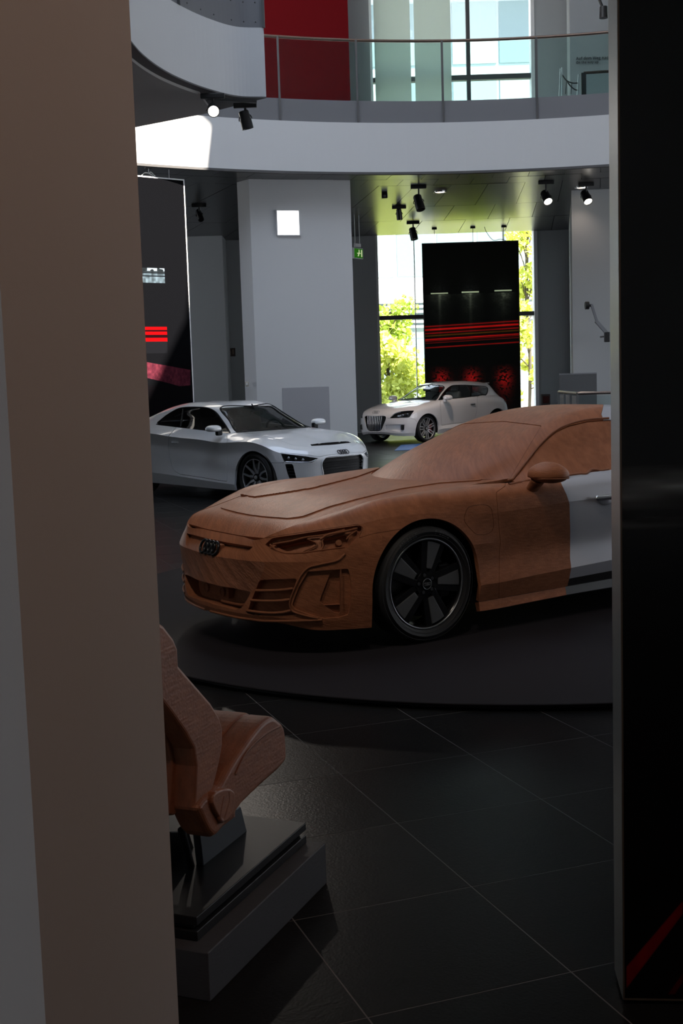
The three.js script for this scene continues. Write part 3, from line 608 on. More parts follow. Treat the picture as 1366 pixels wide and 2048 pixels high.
function clayCar() {
  const a = 33 * Math.PI / 180;
  const base = onY(850, 1282, 0.04), O = [base.x - 0.9 * Math.sin(a), 0.043, base.z - 0.9 * Math.cos(a)];
  const B = new Body(O, a, 1);
  const car = thing('clay_model_car', 'brown clay sedan design model with dark aero wheels on the round platform', 'car', O, a);
  // rows from the lower lip to the bonnet edge and window line, columns from the nose round to the tail; each [x, z, y]
  const C = [
    [[-1.04, 0, .195], [-1.05, 0, .228], [-1.048, 0, .30], [-1.042, 0, .380], [-1.030, 0, .560], [-1.0, 0, .595], [-.965, 0, .628], [-.935, 0, .656], [-.905, 0, .680]],
    [[-1.018, .25, .195], [-1.028, .25, .228], [-1.025, .25, .30], [-1.015, .25, .379], [-1.013, .25, .558], [-.990, .25, .595], [-.962, .25, .629], [-.936, .25, .657], [-.911, .25, .683]],
    [[-.962, .48, .198], [-.972, .485, .230], [-.968, .49, .30], [-.965, .48, .376], [-.972, .51, .563], [-.955, .512, .600], [-.938, .514, .634], [-.923, .517, .665], [-.910, .52, .696]],
    [[-.875, .64, .190], [-.885, .65, .225], [-.880, .665, .30], [-.885, .665, .40], [-.895, .665, .566], [-.870, .665, .615], [-.840, .655, .670], [-.825, .635, .715], [-.825, .598, .745]],
    [[-.73, .785, .152], [-.735, .795, .205], [-.720, .815, .30], [-.715, .82, .42], [-.715, .815, .567], [-.695, .805, .632], [-.655, .775, .715], [-.615, .725, .785], [-.620, .625, .795]],
    [[-.56, .872, .146], [-.56, .88, .20], [-.55, .89, .30], [-.545, .893, .43], [-.54, .89, .572], [-.53, .878, .655], [-.49, .848, .757], [-.43, .78, .842], [-.42, .655, .838]],
    [[-.40, .915, .142], [-.40, .922, .20], [-.40, .932, .30], [-.40, .936, .43], [-.395, .934, .58], [-.385, .922, .672], [-.34, .89, .785], [-.28, .81, .882], [-.26, .675, .872]],
    [[-.2, .925, .140], [-.2, .935, .20], [-.2, .950, .305], [-.2, .956, .44], [-.2, .956, .585], [-.19, .948, .685], [-.16, .922, .80], [-.12, .855, .890], [-.10, .69, .891]],
    [[.05, .93, .140], [.05, .94, .20], [.05, .955, .305], [.05, .962, .44], [.05, .964, .58], [.05, .958, .68], [.05, .94, .795], [.06, .895, .884], [.07, .703, .904]],
    [[.30, .94, .139], [.30, .935, .198], [.30, .957, .305], [.30, .955, .44], [.30, .962, .573], [.30, .957, .66], [.30, .952, .772], [.30, .928, .864], [.32, .716, .917]],
    [[.45, .95, .138], [.45, .935, .198], [.45, .960, .306], [.45, .942, .445], [.45, .957, .57], [.45, .955, .648], [.45, .960, .760], [.45, .942, .864], [.50, .735, .926]],
    [[.57, .953, .139], [.57, .935, .199], [.57, .963, .307], [.57, .934, .45], [.57, .944, .566], [.57, .951, .645], [.57, .965, .758], [.57, .945, .867], [.66, .795, .926]],
    [[.85, .955, .146], [.85, .935, .202], [.85, .965, .319], [.85, .930, .46], [.85, .939, .567], [.85, .952, .643], [.85, .966, .766], [.85, .944, .868], [.86, .845, .925]],
    [[1.15, .955, .152], [1.15, .935, .206], [1.15, .965, .330], [1.15, .930, .47], [1.15, .939, .570], [1.15, .952, .645], [1.15, .966, .775], [1.15, .942, .872], [1.15, .848, .936]],
    [[1.90, .955, .152], [1.90, .935, .210], [1.90, .965, .352], [1.90, .932, .48], [1.90, .940, .575], [1.90, .952, .655], [1.90, .966, .79], [1.90, .940, .888], [1.90, .842, .955]],
    [[2.45, .95, .150], [2.45, .945, .21], [2.45, .965, .355], [2.45, .950, .48], [2.45, .955, .58], [2.45, .962, .67], [2.45, .970, .80], [2.45, .945, .908], [2.45, .815, .972]],
    [[2.90, .95, .150], [2.90, .955, .21], [2.90, .97, .355], [2.90, .975, .48], [2.90, .98, .58], [2.90, .98, .68], [2.90, .975, .81], [2.90, .935, .925], [2.90, .77, .99]],
    [[3.35, .93, .150], [3.35, .94, .21], [3.35, .955, .355], [3.35, .96, .48], [3.35, .962, .58], [3.35, .96, .68], [3.35, .945, .81], [3.35, .895, .94], [3.35, .70, 1.0]],
    [[3.70, .85, .17], [3.72, .87, .23], [3.76, .88, .36], [3.78, .88, .48], [3.78, .88, .58], [3.76, .87, .68], [3.72, .85, .81], [3.68, .79, .95], [3.65, .62, 1.01]],
    [[3.88, .45, .18], [3.90, .46, .24], [3.96, .48, .36], [3.99, .48, .48], [3.99, .48, .58], [3.97, .48, .68], [3.95, .46, .81], [3.93, .42, .95], [3.90, .36, 1.02]],
    [[3.92, 0.0001, .18], [3.94, 0.0001, .24], [4.0, 0.0001, .36], [4.03, 0.0001, .48], [4.03, 0.0001, .58], [4.01, 0.0001, .68], [3.99, 0.0001, .81], [3.97, 0.0001, .95], [3.94, 0.0001, 1.03]],
  ];
  const net = [...Array(9).keys()].map((r) => C.map((c) => [c[r][0], c[r][2], c[r][1]]));
  const skirt0 = loft(net, { step: 0.02, crease: [1, 2, 4, 6] });
  const arch = (ax) => (p) => { const dx = p[0] - ax; return Math.abs(dx) > 0.7 ? 1 : (p[1] < 0.36 ? Math.abs(dx) : Math.hypot(dx, p[1] - 0.36)) - 0.408; };
  let S = keep(keep(skirt0, arch(0)), arch(2.9));
  const pocket = (outline, depth, rounded) => { const f = B.poly(outline, rounded), [i, o] = cut(S, f); S = o; return { inner: i, floor: joinM(moveM(i, typeof depth === 'function' ? (p) => -depth(p) : -depth), rim(i, typeof depth === 'function' ? 0.03 : depth)) }; };
  // headlamp recess
  const hl = pocket([[530, 1089], [545, 1076], [610, 1066.5], [658, 1059], [714, 1051], [723, 1053], [724, 1058], [713, 1078], [695, 1097], [642, 1103.5], [584, 1110], [562, 1108.5], [545, 1100]], 0.03);
  const hlIn = cut(moveM(hl.inner, -0.03), B.poly([[548, 1089], [575, 1086], [612, 1075], [634, 1085], [622, 1093], [603, 1103], [575, 1103], [560, 1097]]));
  const hlIn2 = cut(hlIn[1], B.poly([[644, 1079], [690, 1071], [698, 1077], [692, 1094], [642, 1099]]));
  const lampFloor = joinM(hlIn2[1], rim(hl.inner, 0.03), rim(hlIn[0], 0.03), moveM(hlIn[0], -0.03), rim(hlIn2[0], 0.03), moveM(hlIn2[0], -0.03));
  for (const mm of [lampFloor, mirrorM(lampFloor)]) {
    const h = part('headlamp', geoM(mm), MC.clay, car, 'sculpted clay headlamp recess');
    const gs = [], S1 = hl.inner;
    for (const [pts, r, up] of [[[[545, 1087], [580, 1081], [612, 1073], [650, 1068], [690, 1058]], 0.006, -0.012], [[[538, 1088], [552, 1099], [570, 1105], [600, 1105], [640, 1100], [690, 1094]], 0.005, -0.010], [[[640, 1078], [655, 1069], [690, 1062], [715, 1056]], 0.007, -0.006], [[[643, 1078], [646, 1090], [642, 1099]], 0.006, -0.014], [[[693, 1078], [700, 1070], [714, 1060]], 0.005, -0.008], [[[613, 1075], [634, 1086], [605, 1102]], 0.004, -0.018]]) { const q = B.cord(S1, pts, r, up); if (q) gs.push(q); }
    const lens = B.hit(S1, 678, 1084); gs.push(place(new THREE.CylinderGeometry(0.019, 0.021, 0.03, 20).rotateX(Math.PI / 2), V(...lens.p).addScaledVector(V(...lens.n), -0.03), V(0, 0, 1), V(...lens.n)));
    let g = mergeGeometries(gs.map(plain)); if (mm !== lampFloor) g = mirZ(g);
    part('lamp_detail', g, MC.clay, h);
  }
  // emblem pocket, deepest under the bonnet edge
  const em = pocket([[372, 1060], [388, 1068], [420, 1077.5], [452, 1084.5], [506, 1093.5], [482, 1115], [455, 1116.5], [430, 1112], [404, 1105], [380, 1100]], (p) => Math.max(0.004, 0.004 + 0.55 * (p[1] - 0.585)));
  panel('emblem_pocket', em.floor, MC.clay, car);
  // lower intake with sensor box
  const lo = pocket([[360, 1140], [372, 1151], [415, 1165.5], [440, 1172], [472, 1177], [502, 1184], [497, 1194], [488, 1210], [481, 1217], [470, 1219.5], [426, 1208.5], [394, 1195.5], [375, 1185]], 0.09);
  panel('lower_intake', lo.floor, MC.clay, car);
  { const sb = part('sensor_box', at(rbox(0.05, 0.075, 0.30, 0.012), -0.965, 0.325, 0.03), MC.clay, car);
    for (const z of [-0.09, 0.13]) part('sensor_eye', [new THREE.CylinderGeometry(0.026, 0.026, 0.03, 20).rotateZ(Math.PI / 2).translate(-0.985, 0.33, z), new THREE.TorusGeometry(0.028, 0.005, 6, 20).rotateY(Math.PI / 2).translate(-1.0, 0.33, z)], MC.clay, sb);
    part('intake_step', B.cord(skirt0, [[430, 1203], [455, 1209], [475, 1211], [486, 1205]], 0.009, -0.05), MC.clay, sb); }
  // side vents behind three slats
  const ve = pocket([[519, 1160], [594, 1156.5], [585, 1185], [578, 1208], [584, 1222], [600, 1229], [580, 1231], [510, 1231], [494, 1226], [503, 1200], [513, 1176]], 0.045);
  pair('side_vent', ve.floor, MC.clay, car);
  const slatPts = [[[512, 1182], [540, 1182], [565, 1181], [586, 1178]], [[501, 1201.5], [530, 1203], [560, 1202.5], [580, 1200]], [[493, 1222], [525, 1226], [560, 1226.5], [582, 1222]]];
  for (const s of [1, -1]) for (const sp of slatPts) {
    const q = B.path(skirt0, sp, 0, 4), g = mergeGeometries([0, 1, 2].map((k) => plain(tube(q.map((p) => V(p.x + k * 0.012, p.y + 0.003 - k * 0.002, p.z - k * 0.003)), 0.0085 - k * 0.0015, 24, 7))));
    part('vent_slat', s > 0 ? g : mirZ(g), MC.clay, car);
  }
  // blade shaped duct in the bumper corner
  const bd = pocket([[616, 1143], [660, 1140], [696, 1137], [701, 1152], [702.5, 1175], [701, 1210], [697, 1229], [680, 1235], [648, 1237.5], [620, 1230], [590, 1219], [584, 1210], [597, 1175]], 0.014);
  const bi = cut(moveM(bd.inner, -0.014), B.poly([[662, 1142], [680, 1140], [680, 1228], [668, 1225], [650, 1212], [640, 1203], [641, 1196]]));
  const duct = joinM(bi[1], rim(bd.inner, 0.014), moveM(bi[0], -0.014), rim(bi[0], 0.014));
  for (const s of [1, -1]) {
    const d = part('corner_duct', geoM(s > 0 ? duct : mirrorM(duct)), MC.clay, car);
    const f = plain(B.cord(bd.inner, [[681.5, 1139], [681, 1180], [681.5, 1227]], 0.004, 0.002));
    part('duct_fin', s > 0 ? f : mirZ(f), MC.clay, d);
    const rp = plain(B.cord(skirt0, [[690, 1108], [676, 1120], [640, 1129], [618, 1135], [605, 1147], [592, 1172], [580, 1206], [584, 1221], [606, 1230], [636, 1237]], 0.007, 0.001));
    part('duct_lip', s > 0 ? rp : mirZ(rp), MC.clay, d);
  }
  // lower lip
  const lip = B.path(skirt0, [[421, 1222], [464, 1232.5], [502, 1239.5], [540, 1242], [609, 1241.5], [644, 1240]], 0.0, 4);
  { const g = plain(tube(lip, 0.009, 40, 7)); part('splitter', mergeGeometries([g, mirZ(g)]), MC.clay, car); }
  // panels
  const gap = 0.75;
  const split = (outline) => { const f = B.poly(outline), [i, o] = cut(S, f); S = keep(o, (p) => f(p) - gap); return i; };
  const sill = split([[940, 1207], [959, 1204], [1134, 1173], [1400, 1127], [1900, 1060], [1900, 1500], [940, 1500]]);
  const doorAll = split([[1011, 972], [993, 985], [995, 1010], [998, 1050], [1001, 1084], [999, 1110], [998, 1250], [1500, 1200], [1500, 830], [1011, 830]]);
  const flap = (() => { const f = B.poly([[937, 1015], [949, 1011.5], [972, 1010.5], [981, 1016], [985.5, 1034], [986, 1057], [981, 1064], [970, 1068.5], [954, 1068.5], [945, 1061.5], [930, 1043], [929, 1034], [933.5, 1021]], true), [i, o] = cut(S, f); S = keep(o, (p) => f(p) - gap); return i; })();
  const bumper = split([[300, 1000], [500, 1060], [526, 1077], [545, 1074], [715, 1049], [726, 1056], [716, 1077], [745, 1068], [800, 1059], [800, 1320], [300, 1320]]);
  const maskF = B.poly([[340, 1080], [403, 1104.5], [438, 1113.5], [474, 1119.5], [511, 1123], [531, 1125], [527, 1140], [519, 1160], [513, 1174], [503, 1184], [470, 1180], [340, 1160]]);
  const [mask, bump2] = cut(bumper, maskF);
  panel('front_bumper', thick(bump2, 0.03), MC.clay, car);
  panel('grille_face', mask, MC.mask, car, 'grille face with a shallow tooled honeycomb');
  pair('fender', thick(S, 0.03), MC.clay, car);
  pair('charging_flap', thick(flap, 0.012), MC.clay, car);
  const edge = B.poly([[1122, 966], [1133, 989], [1139, 1007], [1140.5, 1060], [1140, 1116], [1142.5, 1135], [1139, 1155], [1134, 1175], [1134, 1260], [1500, 1200], [1500, 820], [1110, 820]]);
  const [ds, dc] = cut(doorAll, edge), doors = pair('door', thick(dc, 0.03), MC.clay, car);
  const [dsL, dsU] = cut(ds, B.poly([[1120, 1160.5], [1137, 1157.5], [1220, 1142], [1400, 1112], [1900, 1030], [1900, 1400], [1120, 1400]]));
  pair('door_skin', thick(dsU, 0.01), MC.silver, car, 'silver foil covered rear part of the door'); pair('lower_door_trim', thick(dsL, 0.01), MC.sill, car, 'gloss black lower door trim');
  const sillEdge = B.poly([[1130, 1170], [1133.5, 1195], [1133, 1300], [1900, 1300], [1900, 1000], [1300, 1060]]);
  const [sb, sc] = cut(sill, sillEdge);
  pair('sill', thick(sc, 0.04), MC.clay, car); const [sbF, sbR] = cut(sb, (p) => p[0] - 2.9); pair('sill_end', thick(sbF, 0.04), MC.sillEdge, car, 'dark grey sill'); pair('rear_apron', thick(sbR, 0.04), MC.sill, car, 'gloss black rear apron');
  // door handle
  for (const s of [1, -1]) {
    const h = B.hit(doorAll, 1188, 1000), p = V(...h.p), g = new THREE.CapsuleGeometry(0.024, 0.19, 8, 16).rotateZ(Math.PI / 2).scale(1, 0.85, 0.75).translate(p.x + 0.105, p.y + 0.012, p.z + 0.026);
    const c = new THREE.SphereGeometry(0.04, 20, 14).scale(1.6, 0.75, 0.35).translate(p.x + 0.11, p.y - 0.014, p.z + 0.002);
    const hd = part('door_handle', s > 0 ? g : mirZ(g), M.chrome, car, 'polished metal door handle'); part('handle_cup', s > 0 ? c : mirZ(c), MC.silver, hd);
  }
  // bonnet
  const e8 = C.map((c) => c[8]), ed = (k, f) => { const [x, z, y] = e8[k]; return [x + 0.003, y + 0.001, z * f]; };
  const hoodRow = (cx, cy, k, crown) => { const [x, z, y] = e8[k]; const zz = z - 0.006; return [[cx, cy, 0], [cx + (x - cx) * 0.14, cy + (y - cy) * 0.22 + crown * 0.7, zz * 0.36], [cx + (x - cx) * 0.48, cy + (y - cy) * 0.60 + crown, zz * 0.70], [x, y - 0.002, zz]]; };
  const hoodNet = [
    [[-.895, .683, 0], [-.902, .686, .25], [-.902, .692, .40], [-.900, .697, .512]],
    hoodRow(-.80, .742, 3, .004), hoodRow(-.62, .797, 4, .009), hoodRow(-.42, .838, 5, .010), hoodRow(-.27, .863, 6, .010), hoodRow(-.12, .878, 7, .009), hoodRow(.02, .892, 8, .008), hoodRow(.20, .908, 9, .006), hoodRow(.30, .918, 10, .004),
    [[.395, .928, 0], [.445, .929, .25], [.60, .932, .50], [.86, .940, .715]],
  ];
  const hood0 = loft(hoodNet, { step: 0.02 });
  const domeF = B.poly([[400, 1000], [463, 1024], [497, 1030.5], [529, 1034.5], [576, 1038], [606, 1034], [633, 1024], [660, 1014], [720, 998], [800, 979], [880, 967], [960, 962], [1000, 940], [700, 900]]);
  const [dome, hoodLow] = cut(hood0, domeF);
  const hoodH = joinM(hoodLow, moveM(dome, 0.007), rim(moveM(dome, 0.007), 0.007));
  panel('bonnet', thick(hoodH, 0.02), MC.clay, car, 'raised centre field on the bonnet');
  { // plateau left standing on the far half of the bonnet only
    const far = mirrorM(hood0), f = sdPoly([[440, 975], [470, 990], [486, 993], [508, 997.5], [560, 990], [626, 979.5], [714, 957], [760, 940], [700, 900], [420, 940]]);
    const pl = cut({ P: far.P, N: far.N, T: far.T }, (p) => Math.max(f(...B.pixel(p)), p[2] + 0.12))[0], up = moveM(pl, 0.016);
    part('bonnet_plateau', geoM(joinM(up, rim(up, 0.016))), MC.clay, car, 'raised slab of clay on the bonnet'); }
  // glasshouse: screen, roof and side windows are one clay surface with grooves
  const G = [
    [[.40, 0, .930], [.45, .25, .931], [.60, .50, .934], [.80, .655, .938], [.855, .735, .932], [.87, .835, .922]],
    [[.72, 0, 1.068], [.76, .27, 1.064], [.88, .52, 1.052], [1.00, .645, 1.028], [1.045, .74, .985], [1.05, .835, .930]],
    [[1.10, 0, 1.195], [1.12, .27, 1.190], [1.20, .495, 1.175], [1.275, .605, 1.142], [1.31, .72, 1.04], [1.31, .840, .940]],
    [[1.45, 0, 1.285], [1.46, .27, 1.280], [1.46, .47, 1.266], [1.47, .560, 1.232], [1.49, .695, 1.09], [1.50, .842, .946]],
    [[1.66, 0, 1.336], [1.66, .27, 1.331], [1.66, .45, 1.314], [1.66, .548, 1.270], [1.66, .69, 1.11], [1.66, .842, .949]],
    [[1.92, 0, 1.372], [1.92, .27, 1.367], [1.92, .44, 1.348], [1.92, .545, 1.292], [1.92, .69, 1.11], [1.92, .840, .954]],
    [[2.20, 0, 1.378], [2.20, .27, 1.373], [2.20, .44, 1.352], [2.20, .545, 1.29], [2.20, .69, 1.11], [2.20, .832, .962]],
    [[2.60, 0, 1.335], [2.60, .27, 1.33], [2.60, .43, 1.308], [2.60, .535, 1.24], [2.60, .67, 1.09], [2.60, .80, .978]],
    [[3.05, 0, 1.23], [3.05, .27, 1.225], [3.05, .42, 1.205], [3.05, .51, 1.15], [3.05, .63, 1.06], [3.05, .75, .992]],
    [[3.50, 0, 1.11], [3.50, .27, 1.105], [3.50, .41, 1.09], [3.50, .48, 1.065], [3.50, .57, 1.03], [3.50, .67, 1.005]],
    [[3.92, 0, 1.035], [3.90, .27, 1.033], [3.86, .41, 1.028], [3.80, .48, 1.022], [3.74, .55, 1.016], [3.68, .60, 1.008]],
  ];
  const cab0 = loft(G.map((r) => r.map(([x, z, y]) => [x, y, z])), { step: 0.022 });
  let K = cab0;
  const takeK = (outline, sm) => { const f = B.poly(outline, sm), [i, o] = cut(K, f); K = keep(o, (p) => f(p) - 0.7); return i; };
  const sideWin = takeK([[1021, 966], [1037, 947], [1053, 925], [1073, 900], [1093, 879], [1112, 864], [1136, 852.5], [1175, 843], [1218, 840], [1300, 845], [1400, 870], [1450, 900], [1450, 960], [1218, 946], [1146, 957], [1056, 970]]);
  const screen = takeK([[700, 980], [740, 985], [1019, 957.5], [1050, 905], [1082, 851.5], [1045, 847], [1011, 843.2], [955, 839.5], [860, 838], [650, 900]]);
  const tail = takeK([[1214, 780], [1206, 815], [1203, 828], [1208, 842], [1240, 900], [1290, 960], [1700, 960], [1700, 760]]);
  panel('windscreen', thick(moveM(screen, -0.003), 0.01), MC.clay, car);
  pair('side_window', thick(moveM(sideWin, -0.006), 0.01), MC.clay, car);
  panel('roof', thick(K, 0.014), MC.clay, car);
  panel('roof_rear', thick(tail, 0.01), MC.silver, car, 'silver foil covered rear roof');
  for (const s of [1, -1]) {
    const g = plain(B.cord(cab0, [[1019, 965], [1036, 944], [1053, 922.5], [1073, 897], [1093, 876], [1112, 861], [1136, 849.5], [1175, 840], [1217, 837]], 0.008, 0.003, 7, 4)); part('window_trim', s > 0 ? g : mirZ(g), MC.clay, car);
    const b = plain(B.cord(joinM(cab0, skirt0), [[1018, 969], [1056, 961], [1100, 955], [1146, 949.5], [1217, 939]], 0.010, 0.0, 7, 4)); part('belt_trim', s > 0 ? b : mirZ(b), MC.clay, car);
  }
  // the mirror on the near side only
  for (const s of [1]) {
    const g = new THREE.SphereGeometry(1, 40, 28), p = g.attributes.position;
    for (let i = 0; i < p.count; i++) {
      let x = p.getX(i), y = p.getY(i), z = p.getZ(i);
      const sq = (v, e) => Math.sign(v) * Math.pow(Math.abs(v), e);
      x = sq(x, 0.8); y = y > 0 ? sq(y, 0.85) : sq(y, 0.6) * 0.62; z = sq(z, 0.75);
      const tp = 1 - 0.28 * Math.max(0, z) ** 2; y *= tp * (1 - 0.22 * Math.max(0, -x)); if (y > 0) y *= 1 - 0.42 * Math.max(0, x) ** 1.6; 
      if (y < -0.14) { x = x * 0.90 + 0.02; z *= 0.91; }
      p.setXYZ(i, x * 0.128 * tp + z * 0.012, y * 0.086 - z * 0.004, z * 0.118);
    }
    g.computeVertexNormals();
    const m = part('wing_mirror', at(s > 0 ? g : mirZ(g), 0.952, 0.972, s * 1.012), MC.clay, car);
    const arm = plain(new THREE.CylinderGeometry(0.055, 0.048, 0.10, 20).scale(1.05, 1, 0.6).rotateX(0.75).translate(0.885, 0.905, 0.945)), gr = plain(tube([V(0.835, 0.957, 0.99), V(0.85, 0.957, 1.08), V(0.94, 0.954, 1.13), V(1.04, 0.951, 1.10), V(1.075, 0.95, 1.0)], 0.005, 30, 6));
    part('mirror_foot', s > 0 ? arm : mirZ(arm), MC.clay, m); part('mirror_ridge', s > 0 ? gr : mirZ(gr), MC.clay, m);
  }
  // wheel wells and floor pan
  part('underbody', [box(-0.75, 3.6, 0.15, 0.5, -0.62, 0.62), box(0.45, 2.4, 0.16, 0.85, -0.80, 0.80), box(3.35, 3.75, 0.25, 0.8, -0.75, 0.75)], M.black, car);
  for (const [x] of [[0], [2.9]]) for (const s of [1, -1])
    part('wheel_well', new THREE.CylinderGeometry(0.43, 0.43, 0.34, 40, 1, true, Math.PI / 2, Math.PI).rotateX(Math.PI / 2).rotateZ(0).translate(x, 0.36, s * 0.74), M.black, car);
  // badge
  const bg = thingPart(car, 'emblem', 'four dark interlocked rings');
  part('ring_set', place(rings(0.042, 0.0095, 0.052), V(-1.012, 0.6, 0), V(0, 0, 1), V(-1, 0.42, 0)), MC.emblem, bg);
  part('emblem_foot', at(rbox(0.05, 0.05, 0.2, 0.01), -0.975, 0.6, 0), MC.clay, bg);
  for (const [x, z] of [[0, 0.835], [2.9, 0.835]]) for (const s of [1, -1]) makeWheel(car, x, 0.362, s * z, s, { R: 0.362, r: 0.288, w: 0.235, style: 'aero', spin: 0.03 });
  return car;
}
function thingPart(car, name, label) { const g = new THREE.Group(); g.name = name; if (label) g.userData.label = label; car.add(g); return g; }
clayCar();
// ------------------------------------------------------------------ the two white coupes
const MP = {
  silver: phy({ color: lin(0.86, 0.875, 0.90), roughness: 0.32, metalness: 0.05, clearcoat: 1, clearcoatRoughness: 0.04 }),
  pearl: phy({ color: lin(0.86, 0.85, 0.87), roughness: 0.35, metalness: 0.05, clearcoat: 1, clearcoatRoughness: 0.03 }),
  glassDark: phy({ color: lin(0.17, 0.18, 0.19), roughness: 0.01, transmission: 1, thickness: 0, ior: 1.33 }),
  glassClear: phy({ color: lin(0.80, 0.86, 0.86), roughness: 0.01, transmission: 1, thickness: 0, ior: 1.5 }),
  lens: phy({ color: lin(0.75, 0.77, 0.8), roughness: 0.02, transmission: 1, thickness: 0 }),
  trim: phy({ color: lin(0.008, 0.008, 0.009), roughness: 0.4, specularIntensity: 0.25 }),
  slat: phy({ color: lin(0.022, 0.022, 0.024), roughness: 0.45, specularIntensity: 0.3 }),
  seat: std({ color: lin(0.06, 0.045, 0.04), roughness: 0.7 }),
  seatPale: std({ color: lin(0.10, 0.10, 0.10), roughness: 0.6 }),
  tail: std({ color: lin(0.09, 0.004, 0.006), roughness: 0.15 }),
};
function coupe(d) {
  const { car, B, C, G, paint } = d, R = C[0].length;
  const net = [...Array(R).keys()].map((r) => C.map((c) => [c[r][0], c[r][2], c[r][1]]));
  const skirt0 = loft(net, { step: d.step, crease: d.crease });
  const arch = ([ax, ay, ar]) => (p) => { const dx = p[0] - ax; return Math.abs(dx) > 0.7 || p[2] < 0.4 ? 1 : (p[1] < ay ? Math.abs(dx) : Math.hypot(dx, p[1] - ay)) - ar; };
  let S = skirt0; for (const a of d.arches) S = keep(S, arch(a));
  const edge = C.map((c) => c[R - 1]);
  const hoodNet = d.hood.map((row) => (typeof row[0] === 'number' ? (() => { const [cx, cy, k, crown] = row, [x, z, y] = edge[k], zz = z - 0.006; return [[cx, cy, 0], [cx + (x - cx) * 0.14, cy + (y - cy) * 0.2 + crown, zz * 0.36], [cx + (x - cx) * 0.5, cy + (y - cy) * 0.55 + crown, zz * 0.7], [x, y, zz]]; })() : row.map(([x, z, y]) => [x, y, z])));
  const hood = loft(hoodNet, { step: d.step });
  const cab0 = loft(G.map((r) => r.map(([x, z, y]) => [x, y, z])), { step: d.step });
  const kit = { S, skirt0, hood, cab0, K: cab0,
    take(key, outline, gap = 0, rounded = false) { const f = B.poly(outline, rounded), [i, o] = cut(this[key], f); this[key] = gap ? keep(o, (p) => f(p) - gap) : o; return i; },
    recess(key, outline, depth, rounded) { const i = this.take(key, outline, 0, rounded); return { inner: i, floor: joinM(moveM(i, -depth), rim(i, depth)) }; } };
  return kit;
}
function cabin(car, o) {          // seats, dashboard, wheel and mirror seen through the glass
  const { x, y, mat, w = 0.36 } = o;
  for (const s of [1, -1]) {
    const st = thingPart(car, 'seat', 'dark bucket seat');
    part('cushion', at(rbox(0.52, 0.16, 0.50, 0.06), x + 0.1, y + 0.1, s * w), mat, st);
    const b = part('backrest', rbox(0.14, 0.62, 0.48, 0.06), mat, st); b.position.set(x + 0.42, y + 0.42, s * w); b.rotation.z = -0.28;
    const h = part('headrest', rbox(0.10, 0.18, 0.26, 0.045), mat, st); h.position.set(x + 0.55, y + 0.80, s * w); h.rotation.z = -0.2;
  }
  part('dashboard', at(rbox(0.36, 0.26, 1.30, 0.08), x - 0.42, y + 0.42, 0), MP.trim, car);
  part('cabin_floor', at(rbox(1.9, 0.1, 1.4, 0.03), x + 0.45, y - 0.02, 0), MP.trim, car);
  part('rear_shelf', at(rbox(0.5, 0.3, 1.25, 0.08), x + 1.15, y + 0.35, 0), MP.trim, car);
  const sw = thingPart(car, 'steering_wheel');
  const sg = [new THREE.TorusGeometry(0.175, 0.016, 10, 36), new THREE.CylinderGeometry(0.055, 0.055, 0.04, 20).rotateX(Math.PI / 2), box(-0.17, 0.17, -0.015, 0.015, -0.01, 0.01)];
  const rimM = part('wheel_rim', sg.map((g) => g.rotateY(Math.PI / 2).rotateZ(-0.4)), MP.trim, sw); rimM.position.set(x - 0.16, y + 0.50, o.steer * w);
  const mr = part('rear_view_mirror', at(rbox(0.04, 0.07, 0.24, 0.02), o.mx, o.my, 0), MP.trim, car);
  part('mirror_stalk', bar(V(o.mx + 0.01, o.my, 0), V(o.mx + 0.1, o.my + 0.12, 0), 0.01), MP.trim, mr);
}
function wing(car, paint, x, y, z, sx, sy, sz, lower) {
  for (const s of [1, -1]) {
    const g = new THREE.SphereGeometry(1, 28, 18), p = g.attributes.position;
    for (let i = 0; i < p.count; i++) { const q = (v, e) => Math.sign(v) * Math.abs(v) ** e; p.setXYZ(i, q(p.getX(i), 0.8) * sx, q(p.getY(i), p.getY(i) > 0 ? 0.85 : 0.65) * sy * (p.getY(i) > 0 ? 1 : 0.7), q(p.getZ(i), 0.75) * sz); }
    g.computeVertexNormals();
    const m = part('wing_mirror', at(g, x, y, s * z), paint, car);
    part('mirror_foot', at(rbox(0.06, 0.09, 0.10, 0.02), x - 0.01, y - sy * 0.9, s * (z - sz * 0.75)), lower, m);
  }
}
